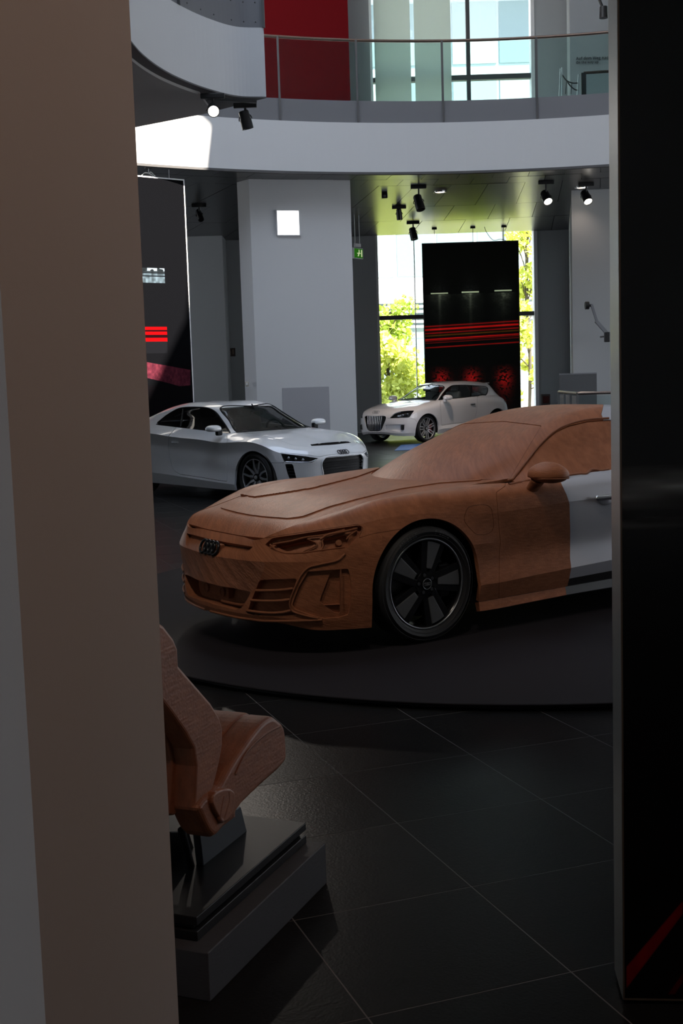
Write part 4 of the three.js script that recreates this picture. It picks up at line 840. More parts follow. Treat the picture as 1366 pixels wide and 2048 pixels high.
// --- low two-door show car with the large black grille
{
  const a = 45 * Math.PI / 180, q = onY(504, 1005, 0), O = [q.x + 0.9 * Math.sin(a), 0, q.z - 0.9 * Math.cos(a)];
  const B = new Body(O, Math.PI - a, -1);
  const car = thing('silver_coupe', 'silver white two-door coupe with a large black hexagonal grille', 'car', O, Math.PI - a);
  const C = [
    [[-.90, 0, .15], [-.925, 0, .22], [-.93, 0, .35], [-.93, 0, .48], [-.925, 0, .602], [-.905, 0, .64], [-.87, 0, .675], [-.82, 0, .71]],
    [[-.87, .36, .15], [-.895, .36, .22], [-.90, .36, .35], [-.90, .36, .48], [-.895, .36, .602], [-.875, .36, .643], [-.84, .35, .683], [-.79, .34, .72]],
    [[-.77, .55, .15], [-.80, .555, .22], [-.81, .56, .35], [-.815, .56, .48], [-.82, .56, .60], [-.80, .545, .655], [-.76, .52, .705], [-.71, .48, .748]],
    [[-.62, .72, .15], [-.64, .725, .22], [-.65, .735, .35], [-.655, .74, .48], [-.66, .74, .585], [-.645, .725, .665], [-.60, .68, .735], [-.55, .60, .778]],
    [[-.48, .83, .15], [-.49, .84, .22], [-.50, .85, .35], [-.505, .855, .48], [-.51, .855, .59], [-.50, .845, .70], [-.46, .775, .782], [-.42, .635, .822]],
    [[-.3, .90, .15], [-.3, .91, .22], [-.3, .925, .35], [-.3, .93, .50], [-.3, .935, .66], [-.3, .925, .79], [-.28, .83, .845], [-.25, .65, .868]],
    [[-.08, .92, .15], [-.08, .935, .22], [-.08, .945, .36], [-.08, .95, .52], [-.08, .95, .69], [-.08, .935, .832], [-.08, .85, .878], [-.06, .67, .90]],
    [[.15, .925, .15], [.15, .935, .22], [.15, .945, .36], [.15, .945, .52], [.15, .945, .69], [.15, .933, .834], [.15, .862, .886], [.16, .69, .922]],
    [[.35, .93, .155], [.35, .945, .239], [.35, .925, .38], [.35, .932, .52], [.35, .938, .68], [.35, .932, .824], [.35, .885, .884], [.36, .72, .936]],
    [[.55, .93, .158], [.55, .948, .25], [.55, .920, .39], [.55, .926, .53], [.55, .934, .68], [.55, .932, .816], [.55, .895, .880], [.56, .795, .940]],
    [[1.06, .93, .168], [1.06, .95, .281], [1.06, .918, .42], [1.06, .924, .56], [1.06, .932, .70], [1.06, .935, .853], [1.06, .905, .912], [1.06, .835, .976]],
    [[1.70, .93, .18], [1.70, .95, .32], [1.70, .925, .46], [1.70, .930, .59], [1.70, .938, .73], [1.70, .94, .886], [1.70, .910, .945], [1.70, .822, 1.016]],
    [[2.20, .93, .188], [2.20, .95, .345], [2.20, .940, .49], [2.20, .945, .62], [2.20, .95, .77], [2.20, .948, .930], [2.20, .90, .985], [2.20, .79, 1.045]],
    [[2.61, .93, .19], [2.61, .95, .35], [2.61, .95, .50], [2.61, .955, .63], [2.61, .96, .78], [2.61, .945, .940], [2.61, .885, 1.0], [2.61, .73, 1.068]],
    [[3.0, .89, .20], [3.0, .91, .35], [3.0, .92, .50], [3.0, .925, .64], [3.0, .925, .79], [3.0, .91, .94], [3.0, .85, 1.0], [3.0, .68, 1.075]],
    [[3.26, .72, .22], [3.28, .74, .35], [3.3, .75, .5], [3.3, .75, .64], [3.29, .75, .79], [3.27, .74, .94], [3.24, .69, 1.0], [3.2, .56, 1.07]],
    [[3.36, 0.0001, .22], [3.38, 0.0001, .35], [3.4, 0.0001, .5], [3.4, 0.0001, .64], [3.39, 0.0001, .79], [3.37, 0.0001, .94], [3.34, 0.0001, 1.0], [3.28, 0.0001, 1.07]],
  ];
  const G = [
    [[.40, 0, .950], [.41, .30, .950], [.44, .55, .949], [.50, .68, .945], [.53, .74, .943], [.55, .80, .938]],
    [[.62, 0, 1.090], [.63, .28, 1.086], [.66, .505, 1.078], [.715, .625, 1.060], [.76, .70, 1.02], [.79, .812, .955]],
    [[.81, 0, 1.200], [.82, .27, 1.196], [.86, .485, 1.186], [.915, .585, 1.166], [.96, .665, 1.10], [1.0, .822, .970]],
    [[.99, 0, 1.298], [1.0, .26, 1.294], [1.04, .465, 1.283], [1.10, .555, 1.262], [1.14, .65, 1.15], [1.2, .825, .985]],
    [[1.22, 0, 1.354], [1.22, .26, 1.350], [1.25, .445, 1.337], [1.31, .55, 1.303], [1.35, .65, 1.17], [1.4, .825, .998]],
    [[1.58, 0, 1.376], [1.58, .26, 1.372], [1.60, .44, 1.358], [1.62, .54, 1.315], [1.64, .65, 1.175], [1.68, .818, 1.014]],
    [[2.0, 0, 1.362], [2.0, .26, 1.358], [2.0, .43, 1.345], [2.0, .53, 1.300], [2.0, .635, 1.175], [2.0, .80, 1.034]],
    [[2.35, 0, 1.310], [2.35, .25, 1.306], [2.35, .42, 1.292], [2.35, .515, 1.25], [2.35, .615, 1.16], [2.35, .77, 1.054]],
    [[2.7, 0, 1.220], [2.7, .25, 1.216], [2.7, .41, 1.205], [2.7, .49, 1.175], [2.7, .58, 1.125], [2.7, .72, 1.070]],
    [[3.02, 0, 1.120], [3.02, .24, 1.118], [3.02, .40, 1.110], [3.02, .48, 1.10], [3.02, .56, 1.088], [3.02, .675, 1.076]],
    [[3.27, 0, 1.072], [3.26, .24, 1.072], [3.24, .38, 1.072], [3.22, .44, 1.072], [3.21, .50, 1.072], [3.2, .56, 1.071]],
  ];
  for (let i = 5; i < 14; i++) { C[i][4][1] -= 0.026; C[i][3][1] -= 0.012; C[i][5][1] += 0.010; C[i][6][1] -= 0.026; C[i][6][2] += 0.006; }      // the undercut shoulder line
  const k = coupe({ car, B, C, G, step: 0.03, crease: [1, 5], arches: [[-0.085, 0.325, 0.388], [2.61, 0.33, 0.388]],
    hood: [[[-.82, 0, .71], [-.79, .34, .72], [-.755, .42, .733], [-.71, .474, .747]], [-.66, .778, 3, .004], [-.48, .822, 4, .008], [-.28, .862, 5, .008], [-.06, .900, 6, .006], [.14, .924, 7, .003], [[.395, 0, .948], [.405, .30, .948], [.435, .55, .948], [.50, .705, .944]]] });
  // front: grille, lamps, side intakes
  const gr = k.recess('S', [[690, 912.5], [651, 916], [644, 927], [646.5, 945], [649, 964], [730, 956], [760, 940], [760, 905]], 0.03);
  { const g = panel('grille', gr.floor, MP.trim, car, 'black slatted grille');
    for (let i = 0; i < 9; i++) { const y = 0.30 + i * 0.034, m = gr.inner.P.filter((p) => Math.abs(p[1] - y) < 0.02).reduce((z, p) => Math.max(z, p[2]), 0) - 0.012; const pts = [-1, -0.5, 0, 0.5, 1].map((t) => V(-0.905 + 0.03 * t * t, y, t * m)); part('grille_slat', tube(pts, 0.006, 20, 6), MP.slat, g); }
    const ol = B.path(k.skirt0, [[690, 912], [651, 915.5], [643.5, 927], [646, 945], [648.5, 963]], 0.004, 4); const t = plain(tube(ol, 0.008, 40, 6)); part('grille_surround', mergeGeometries([t, mirZ(t)]), MP.silver, g); }
  const hl = k.recess('S', [[562, 907], [585, 909.5], [610, 912.5], [638.5, 916.5], [631, 921], [623, 925], [600, 926], [569, 925]], 0.035);
  const si = k.recess('S', [[570, 928], [585.5, 928], [590, 946], [595, 966], [581.5, 966], [575, 947]], 0.05);
  for (const s of [1, -1]) {
    const mm = (m) => (s > 0 ? m : mirrorM(m)), gg = (g) => (s > 0 ? plain(g) : mirZ(g));
    const h = part('headlamp', geoM(mm(hl.floor)), MP.trim, car, 'dark headlamp with a bright lower strip');
    part('lamp_lens', geoM(mm(moveM(hl.inner, -0.002))), MP.lens, h);
    part('lamp_strip', gg(B.cord(hl.inner, [[571, 923.5], [600, 924.5], [622, 923.5], [634, 918.5]], 0.007, -0.006)), M.chrome, h);
    for (const [px, py] of [[577, 915], [591, 917], [606, 919]]) { const q2 = B.hit(hl.inner, px, py); if (q2) part('lamp_reflector', gg(new THREE.SphereGeometry(0.022, 14, 10).translate(q2.p[0] - q2.n[0] * 0.024, q2.p[1] - q2.n[1] * 0.024, q2.p[2] - q2.n[2] * 0.024)), M.chrome, h); }
    const v = part('side_intake', geoM(mm(si.floor)), MP.trim, car);
    for (let i = 0; i < 6; i++) { const t = (i + 0.5) / 6, c = B.cord(si.inner, [[570.5 + 10.5 * t, 929 + 36 * t], [585.5 + 9 * t, 929 + 36 * t]], 0.006, -0.02); if (c) part('intake_slat', gg(c), MP.slat, v); }
  }
  const em = B.hit(joinM(k.skirt0, k.hood), 686, 904);
  part('emblem', place(rings(0.036, 0.005, 0.046), V(em.p[0] - 0.005, em.p[1] + 0.012, 0), V(0, 0, 1), V(-0.72, 0.7, 0)), MP.trim, car, 'four black interlocked rings');
  // panels
  const sill = k.take('S', [[280, 951], [313, 956], [404, 960], [453, 966], [480, 972], [520, 1040], [280, 1040]], 0.0);
  const door = k.take('S', [[453.6, 850], [453.6, 962.5], [430, 959], [404, 954.5], [380, 951], [360, 948], [350, 942], [344.5, 934], [340, 915], [336.6, 895], [337.5, 872.6], [345, 864], [356, 850]], 0.8);
  const bump = k.take('S', [[536, 926], [556, 926.3], [569, 926], [562, 906], [600, 909], [640, 914], [652, 911], [690, 906], [780, 890], [780, 1010], [536, 1010]], 0.7);
  panel('front_bumper', thick(bump, 0.02), MP.silver, car); pair('door', thick(door, 0.02), MP.silver, car); pair('sill', thick(sill, 0.03), MP.silver, car);
  panel('body_side', thick(k.S, 0.03), MP.silver, car);
  const slot = (() => { const i = k.take('hood', [[620, 888.5], [660, 884.5], [704, 881], [750, 875], [750, 880], [704, 886], [660, 890], [623, 892]], 0); return joinM(moveM(i, -0.02), rim(i, 0.02)); })();
  panel('bonnet', thick(k.hood, 0.012), MP.silver, car); panel('bonnet_slot', slot, MP.trim, car, 'black air slot');
  const ws = k.take('K', [[440, 816], [457, 840], [475, 865.5], [520, 861.5], [551, 859.5], [660, 850], [640, 800], [559, 809], [502, 811.5]], 0);
  const dlo = k.take('K', [[309, 850.5], [320, 841], [334, 830], [346, 822], [357, 817], [371, 814.6], [395, 814], [416.5, 816], [424, 818.5], [430.5, 823], [438, 831], [445, 841], [453, 853], [462, 868], [430, 866], [409, 861.8], [360, 856]], 0, false);
  panel('windscreen', thick(moveM(ws, -0.004), 0.006), MP.glassDark, car, 'tinted glass');
  pair('side_window', thick(moveM(dlo, -0.004), 0.006), MP.glassDark, car, 'tinted glass');
  panel('roof', thick(k.K, 0.02), MP.silver, car);
  for (const s of [1, -1]) { const gg = (g) => (s > 0 ? plain(g) : mirZ(g));
    part('screen_frame', gg(B.cord(k.cab0, [[502, 811.8], [441, 816], [458, 840], [475.5, 865], [520, 861], [551, 859]], 0.012, -0.002, 6, 5)), MP.trim, car);
    part('window_frame', gg(B.cord(k.cab0, [[462, 867.5], [445, 841.5], [430.5, 823.5], [416.5, 816.5], [395, 814.5], [371, 815], [357, 817.5], [334, 830.5], [309.5, 850.3]], 0.010, 0, 6, 4)), MP.trim, car);
    part('window_divider', gg(B.cord(k.cab0, [[366, 817], [361, 853]], 0.014, -0.01, 6)), MP.trim, car);
    part('door_handle', gg(at(rbox(0.15, 0.022, 0.02, 0.006), 1.62, 0.80, 0.936)), MP.silver, car); }
  wing(car, MP.silver, 0.62, 1.01, 1.02, 0.09, 0.055, 0.115, MP.trim);
  cabin(car, { x: 1.0, y: 0.42, mat: MP.seat, steer: 1, mx: 0.86, my: 1.20 });
  part('underbody', [box(-0.6, 3.1, 0.17, 0.40, -0.55, 0.55), box(0.35, 2.15, 0.17, 0.42, -0.85, 0.85)], MP.trim, car);
  for (const x of [-0.085, 2.61]) for (const s of [1, -1]) { part('wheel_well', new THREE.CylinderGeometry(0.40, 0.40, 0.34, 32, 1, true, Math.PI / 2, Math.PI).rotateX(Math.PI / 2).translate(x, 0.33, s * 0.74), MP.trim, car);
    makeWheel(car, x, 0.345, s * 0.805, s, { R: 0.345, r: 0.262, w: 0.235, style: 'twist', spin: 0.2 }); }
}
// --- rounded three-door estate coupe by the window
{
  const a = 42 * Math.PI / 180, q = onY(855, 884, 0), O = [q.x - 0.87 * Math.sin(a), 0, q.z - 0.87 * Math.cos(a)];
  const B = new Body(O, a, 1);
  const car = thing('white_shooting_brake', 'pearl white three-door estate coupe with an upright chrome-barred grille by the window', 'car', O, a);
  const C = [
    [[-.93, 0, .24], [-.97, 0, .29], [-.975, 0, .45], [-.965, 0, .60], [-.945, 0, .69], [-.905, 0, .745], [-.83, 0, .80], [-.74, 0, .845]],
    [[-.90, .32, .235], [-.94, .32, .285], [-.945, .32, .45], [-.938, .32, .60], [-.918, .32, .69], [-.875, .32, .747], [-.80, .32, .802], [-.70, .32, .85]],
    [[-.82, .55, .20], [-.86, .56, .26], [-.868, .57, .43], [-.865, .575, .57], [-.85, .575, .655], [-.805, .565, .735], [-.72, .54, .80], [-.60, .50, .862]],
    [[-.66, .73, .18], [-.68, .75, .25], [-.685, .765, .40], [-.685, .77, .54], [-.675, .77, .64], [-.635, .755, .74], [-.55, .71, .815], [-.42, .62, .882]],
    [[-.45, .83, .175], [-.45, .85, .25], [-.45, .87, .38], [-.45, .88, .52], [-.45, .88, .65], [-.42, .865, .765], [-.36, .80, .838], [-.25, .66, .908]],
    [[-.2, .85, .175], [-.2, .87, .25], [-.2, .90, .38], [-.2, .915, .53], [-.2, .915, .69], [-.2, .89, .82], [-.17, .82, .885], [-.10, .68, .935]],
    [[.05, .86, .175], [.05, .875, .25], [.05, .905, .39], [.05, .92, .54], [.05, .92, .71], [.05, .89, .855], [.05, .83, .912], [.08, .69, .957]],
    [[.30, .865, .175], [.30, .88, .26], [.30, .905, .40], [.30, .912, .54], [.30, .908, .70], [.30, .885, .868], [.30, .835, .93], [.31, .71, .98]],
    [[.48, .87, .18], [.48, .895, .295], [.48, .878, .385], [.48, .885, .54], [.48, .89, .70], [.48, .88, .882], [.48, .85, .945], [.49, .75, 1.0]],
    [[.75, .87, .19], [.75, .897, .30], [.75, .872, .388], [.75, .882, .55], [.75, .888, .71], [.75, .876, .892], [.75, .848, .962], [.75, .79, 1.012]],
    [[1.30, .87, .20], [1.30, .90, .315], [1.30, .872, .405], [1.30, .882, .58], [1.30, .888, .74], [1.30, .874, .912], [1.30, .845, .985], [1.30, .795, 1.036]],
    [[1.95, .87, .21], [1.95, .90, .33], [1.95, .88, .42], [1.95, .892, .60], [1.95, .895, .77], [1.95, .878, .945], [1.95, .845, 1.012], [1.95, .78, 1.058]],
    [[2.30, .87, .22], [2.30, .90, .34], [2.30, .915, .46], [2.30, .925, .60], [2.30, .925, .77], [2.30, .895, .945], [2.30, .84, 1.015], [2.30, .76, 1.066]],
    [[2.58, .87, .22], [2.58, .90, .34], [2.58, .93, .46], [2.58, .94, .60], [2.58, .935, .77], [2.58, .895, .935], [2.58, .83, 1.008], [2.58, .74, 1.06]],
    [[2.86, .84, .22], [2.86, .87, .34], [2.86, .90, .46], [2.86, .915, .60], [2.86, .905, .76], [2.86, .865, .91], [2.86, .80, .985], [2.86, .70, 1.045]],
    [[3.08, .70, .23], [3.12, .73, .34], [3.16, .76, .46], [3.17, .77, .60], [3.16, .76, .75], [3.12, .73, .88], [3.08, .69, .96], [3.0, .62, 1.02]],
    [[3.22, 0.0001, .24], [3.26, 0.0001, .34], [3.30, 0.0001, .46], [3.31, 0.0001, .60], [3.30, 0.0001, .74], [3.28, 0.0001, .86], [3.25, 0.0001, .93], [3.2, 0.0001, .98]],
  ];
  const G = [
    [[.38, 0, 1.02], [.40, .30, 1.019], [.45, .52, 1.015], [.53, .66, 1.008], [.565, .72, 1.005], [.60, .785, 1.0]],
    [[.66, 0, 1.185], [.67, .28, 1.180], [.72, .50, 1.168], [.79, .615, 1.140], [.84, .695, 1.085], [.89, .795, 1.015]],
    [[.90, 0, 1.312], [.91, .27, 1.308], [.96, .475, 1.292], [1.03, .575, 1.262], [1.08, .66, 1.18], [1.13, .798, 1.028]],
    [[1.12, 0, 1.400], [1.13, .26, 1.395], [1.16, .455, 1.378], [1.21, .555, 1.335], [1.25, .655, 1.20], [1.29, .795, 1.036]],
    [[1.45, 0, 1.452], [1.45, .26, 1.447], [1.46, .45, 1.428], [1.48, .56, 1.368], [1.50, .665, 1.215], [1.52, .792, 1.043]],
    [[1.9, 0, 1.464], [1.9, .26, 1.459], [1.9, .45, 1.438], [1.9, .555, 1.368], [1.9, .665, 1.22], [1.9, .785, 1.056]],
    [[2.3, 0, 1.446], [2.3, .26, 1.440], [2.3, .44, 1.415], [2.3, .54, 1.340], [2.3, .645, 1.21], [2.3, .762, 1.066]],
    [[2.6, 0, 1.418], [2.6, .26, 1.412], [2.6, .43, 1.385], [2.6, .525, 1.305], [2.6, .62, 1.19], [2.6, .74, 1.06]],
    [[2.82, 0, 1.382], [2.82, .26, 1.376], [2.82, .42, 1.345], [2.82, .51, 1.265], [2.82, .60, 1.165], [2.82, .71, 1.05]],
    [[3.02, 0, 1.19], [3.01, .25, 1.186], [3.0, .41, 1.165], [2.99, .50, 1.12], [2.98, .58, 1.07], [2.96, .675, 1.025]],
    [[3.2, 0, .985], [3.18, .25, .985], [3.14, .40, .99], [3.10, .48, .995], [3.06, .55, 1.0], [3.0, .62, 1.012]],
  ];
  const k = coupe({ car, B, C, G, step: 0.035, crease: [1, 2], arches: [[-0.01, 0.31, 0.395], [2.58, 0.33, 0.395]],
    hood: [[[-.74, 0, .845], [-.70, .32, .85], [-.655, .41, .855], [-.605, .494, .861]], [-.56, .885, 3, .006], [-.36, .918, 4, .010], [-.16, .945, 5, .010], [.04, .968, 6, .008], [.22, .995, 7, .004], [[.375, 0, 1.016], [.395, .30, 1.015], [.44, .52, 1.012], [.50, .74, 1.0]]] });
  const gr = k.recess('S', [[748, 832], [771, 832], [773, 834], [768, 850], [763, 861], [760, 863], [748, 863], [700, 863], [700, 832]], 0.035);
  { const g = panel('grille', gr.floor, MP.trim, car, 'single upright grille');
    for (let i = -4; i <= 4; i++) { const z = i * 0.062, zl = (t) => z * (1 - 0.16 * t); part('grille_bar', tube([V(-0.950 + 0.25 * z * z, 0.682, zl(0)), V(-0.978 + 0.25 * z * z, 0.5, zl(0.5)), V(-0.972 + 0.25 * z * z, 0.325, zl(1))], 0.009, 12, 6), M.chrome, g, 'chrome bar'); }
    const f = plain(B.cord(k.skirt0, [[750, 831.8], [770.5, 832], [773, 835], [768, 850], [763, 861], [758, 863.3], [748, 863.4]], 0.011, 0.003, 6, 5)); part('grille_frame', mergeGeometries([f, mirZ(f)]), MP.pearl, g); }
  const hl = k.recess('S', [[779, 836.5], [787.6, 827.6], [794, 824.6], [801.7, 822.8], [815, 821.4], [828.6, 821], [825, 826], [819, 835], [800, 836]], 0.04);
  const si = k.recess('S', [[771, 850], [790, 848.7], [809, 848.7], [809.5, 851], [807.6, 860], [803, 863], [798, 863], [785, 861], [770, 860]], 0.03);
  for (const s of [1, -1]) {
    const mm = (m) => (s > 0 ? m : mirrorM(m)), gg = (g) => (s > 0 ? plain(g) : mirZ(g));
    const h = part('headlamp', geoM(mm(hl.floor)), MP.trim, car, 'dark headlamp'); part('lamp_lens', geoM(mm(moveM(hl.inner, -0.002))), MP.lens, h);
    for (const [px, py] of [[797, 831], [806, 829.5], [815, 827]]) { const q2 = B.hit(hl.inner, px, py); if (q2) part('lamp_reflector', gg(new THREE.SphereGeometry(0.028, 14, 10).translate(...q2.p.map((v, c) => v - q2.n[c] * 0.03))), M.chrome, h); }
    part('side_intake', geoM(mm(si.floor)), MP.pearl, car); const db = B.hit(si.inner, 806, 855); if (db) part('duct_opening', gg(at(rbox(0.05, 0.12, 0.09, 0.02), db.p[0], db.p[1], db.p[2] - 0.02)), MP.trim, car);
  }
  const em = B.hit(k.skirt0, 749.5, 826.5);
  part('emblem', place(rings(0.04, 0.005, 0.052), V(em.p[0] - 0.006, em.p[1] + 0.01, 0), V(0, 0, 1), V(-0.75, 0.6, 0)), M.chrome, car, 'four chrome interlocked rings');
  const sill = k.take('S', [[879, 850], [884, 851.5], [935, 844.5], [990, 836], [990, 900], [879, 900]], 0.0);
  const door = k.take('S', [[881, 790], [881, 811], [882.5, 830], [883.5, 850.5], [948, 841.5], [951.5, 830], [954, 815], [954.6, 790]], 0.55);
  const bump = k.take('S', [[700, 838], [771, 835.5], [779, 837], [800, 836.5], [820, 836], [829, 838], [834, 845], [840, 900], [700, 900]], 0.35);
  panel('front_bumper', thick(bump, 0.02), MP.pearl, car); pair('door', thick(door, 0.02), MP.pearl, car); pair('sill', thick(sill, 0.03), MP.pearl, car); panel('body_side', thick(k.S, 0.03), MP.pearl, car);
  panel('bonnet', thick(k.hood, 0.012), MP.pearl, car);
  const ws = k.take('K', [[870, 801], [880, 787], [888.8, 773.6], [875, 770], [860, 768.5], [825, 768], [780, 790], [780, 801]], 0);
  const dlo = k.take('K', [[877, 800.5], [883, 791], [890, 782], [896, 776], [902, 772], [909, 770.5], [917, 770], [947, 771], [974.5, 775], [975.5, 779], [975, 783.6], [973.5, 788], [971, 790.5], [954.6, 792], [920, 795.5], [886, 799.5]], 0);
  const tailG = (() => { const f = (p) => Math.max(Math.abs(p[0] - 2.95) - 0.11, Math.abs(p[2]) - 0.38), [i, o] = cut(k.K, f); k.K = o; return i; })();
  panel('windscreen', thick(moveM(ws, -0.004), 0.006), MP.glassClear, car, 'clear glass'); pair('side_window', thick(moveM(dlo, -0.004), 0.006), MP.glassClear, car, 'clear glass'); panel('rear_window', thick(moveM(tailG, -0.004), 0.006), MP.glassDark, car, 'dark glass');
  panel('roof', thick(k.K, 0.02), MP.pearl, car);
  part('roof_spoiler', at(rbox(0.14, 0.025, 0.84, 0.01), 2.80, 1.378, 0), MP.pearl, car);
  for (const s of [1, -1]) { const gg = (g) => (s > 0 ? plain(g) : mirZ(g));
    part('screen_frame', gg(B.cord(k.cab0, [[860, 768.8], [888.3, 773.9], [880, 787], [870, 800.7], [845, 800.6]], 0.014, -0.004, 6, 5)), MP.trim, car);
    part('window_frame', gg(B.cord(k.cab0, [[877, 800.2], [890, 782.2], [902, 772.3], [917, 770.3], [947, 771.3], [974.3, 775.3], [974.8, 783.6], [970.8, 790.3], [954.6, 791.8], [886, 799.3]], 0.012, 0, 6, 4)), MP.trim, car);
    part('window_divider', gg(B.cord(k.cab0, [[943, 771], [942, 793]], 0.025, -0.012, 6)), MP.trim, car);
    part('door_handle', gg(new THREE.CapsuleGeometry(0.022, 0.13, 4, 10).rotateZ(Math.PI / 2).translate(1.67, 0.865, 0.895)), M.chrome, car);
    part('tail_lamp', gg(at(rbox(0.14, 0.13, 0.05, 0.02), 3.07, 0.85, 0.73).rotateY(0)), MP.tail, car, 'red tail lamp'); }
  wing(car, MP.pearl, 0.66, 1.06, 0.97, 0.10, 0.075, 0.115, MP.pearl);
  cabin(car, { x: 1.05, y: 0.48, mat: MP.seatPale, steer: 1, mx: 0.92, my: 1.27 });
  part('underbody', [box(-0.6, 2.95, 0.2, 0.42, -0.5, 0.5), box(0.4, 2.15, 0.21, 0.45, -0.80, 0.80)], MP.trim, car);
  const red = std({ color: lin(0.25, 0.01, 0.012), roughness: 0.4 });
  for (const x of [-0.01, 2.58]) for (const s of [1, -1]) { part('wheel_well', new THREE.CylinderGeometry(0.41, 0.41, 0.32, 32, 1, true, Math.PI / 2, Math.PI).rotateX(Math.PI / 2).translate(x, 0.32, s * 0.70), MP.trim, car);
    makeWheel(car, x, 0.335, s * 0.78, s, { R: 0.335, r: 0.268, w: 0.235, style: 'fork', spin: 0.35, caliper: red }); }
}
// ------------------------------------------------------------------ standing glossy panel beside the viewer
function onPlane(px, py, P, n) { const r = rayDir(px, py), o = V(0, EYE, 0); return o.addScaledVector(r, P.clone().sub(o).dot(n) / r.dot(n)); }
{
  const F = onY(1247, 1999, 0.012), E = onY(1366, 2001, 0.012), K = onY(1226, 1924, 0.012);
  const d = E.clone().sub(F).setY(0).normalize(), n = V(-d.z, 0, d.x); if (n.z < 0) n.negate();
  const W = 1.5, Hh = 3.3, T = 0.17;
  const g = thing('exhibition_board', 'tall glossy black printed panel with a brushed metal edge beside the viewer', 'panel', [F.x, 0, F.z], Math.atan2(-d.z, d.x));
  const m = (px, py) => { const p = onPlane(px, py, F, n); return [p.clone().sub(F).dot(d), p.y]; };
  const ra = [m(1250, 1942), m(1366, 1806), m(1366, 1838), m(1255, 1985), m(1250, 1990)], rb = [m(1330, 2000), m(1366, 1950), m(1366, 1975), m(1350, 2000)];
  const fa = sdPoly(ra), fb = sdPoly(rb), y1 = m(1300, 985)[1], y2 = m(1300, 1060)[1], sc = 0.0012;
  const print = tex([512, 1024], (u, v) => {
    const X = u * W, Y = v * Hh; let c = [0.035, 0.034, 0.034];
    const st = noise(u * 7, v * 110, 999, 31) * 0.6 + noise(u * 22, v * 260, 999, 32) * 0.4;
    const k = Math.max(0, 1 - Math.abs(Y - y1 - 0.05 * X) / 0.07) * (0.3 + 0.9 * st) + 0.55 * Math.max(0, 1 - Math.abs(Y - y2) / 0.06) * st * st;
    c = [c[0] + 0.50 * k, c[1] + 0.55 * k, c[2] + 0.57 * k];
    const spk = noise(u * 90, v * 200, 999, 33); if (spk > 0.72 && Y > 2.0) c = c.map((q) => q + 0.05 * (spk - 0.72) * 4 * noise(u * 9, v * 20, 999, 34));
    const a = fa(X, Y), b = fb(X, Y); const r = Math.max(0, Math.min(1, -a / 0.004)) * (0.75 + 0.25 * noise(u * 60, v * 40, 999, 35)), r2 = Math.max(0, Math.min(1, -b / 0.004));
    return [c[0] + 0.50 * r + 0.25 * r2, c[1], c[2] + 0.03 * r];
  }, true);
  part('core', box(0.004, W, 0.012, Hh, -T, -0.004), std({ color: lin(0.03, 0.03, 0.03), roughness: 0.5 }), g);
  const face = new THREE.PlaneGeometry(W, Hh - 0.012).translate(W / 2, (Hh + 0.012) / 2, 0.0005);
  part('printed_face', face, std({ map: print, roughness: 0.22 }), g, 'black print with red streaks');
  part('metal_edge', box(-0.002, 0.004, 0.012, Hh, -T, 0.0), M.satin, g, 'brushed aluminium edge');
  part('edge_trim', [boxBar(V(0, 0.014, 0.001), V(W, 0.014, 0.001), 0.004, 0.004), boxBar(V(0.001, 0.012, 0.001), V(0.001, Hh, 0.001), 0.004, 0.004)], std({ color: lin(0.16, 0.12, 0.09), roughness: 0.4, metalness: 0.6 }), g);
  part('plinth', box(0.05, W - 0.05, 0, 0.012, -T + 0.03, -0.03), M.black, g);
}
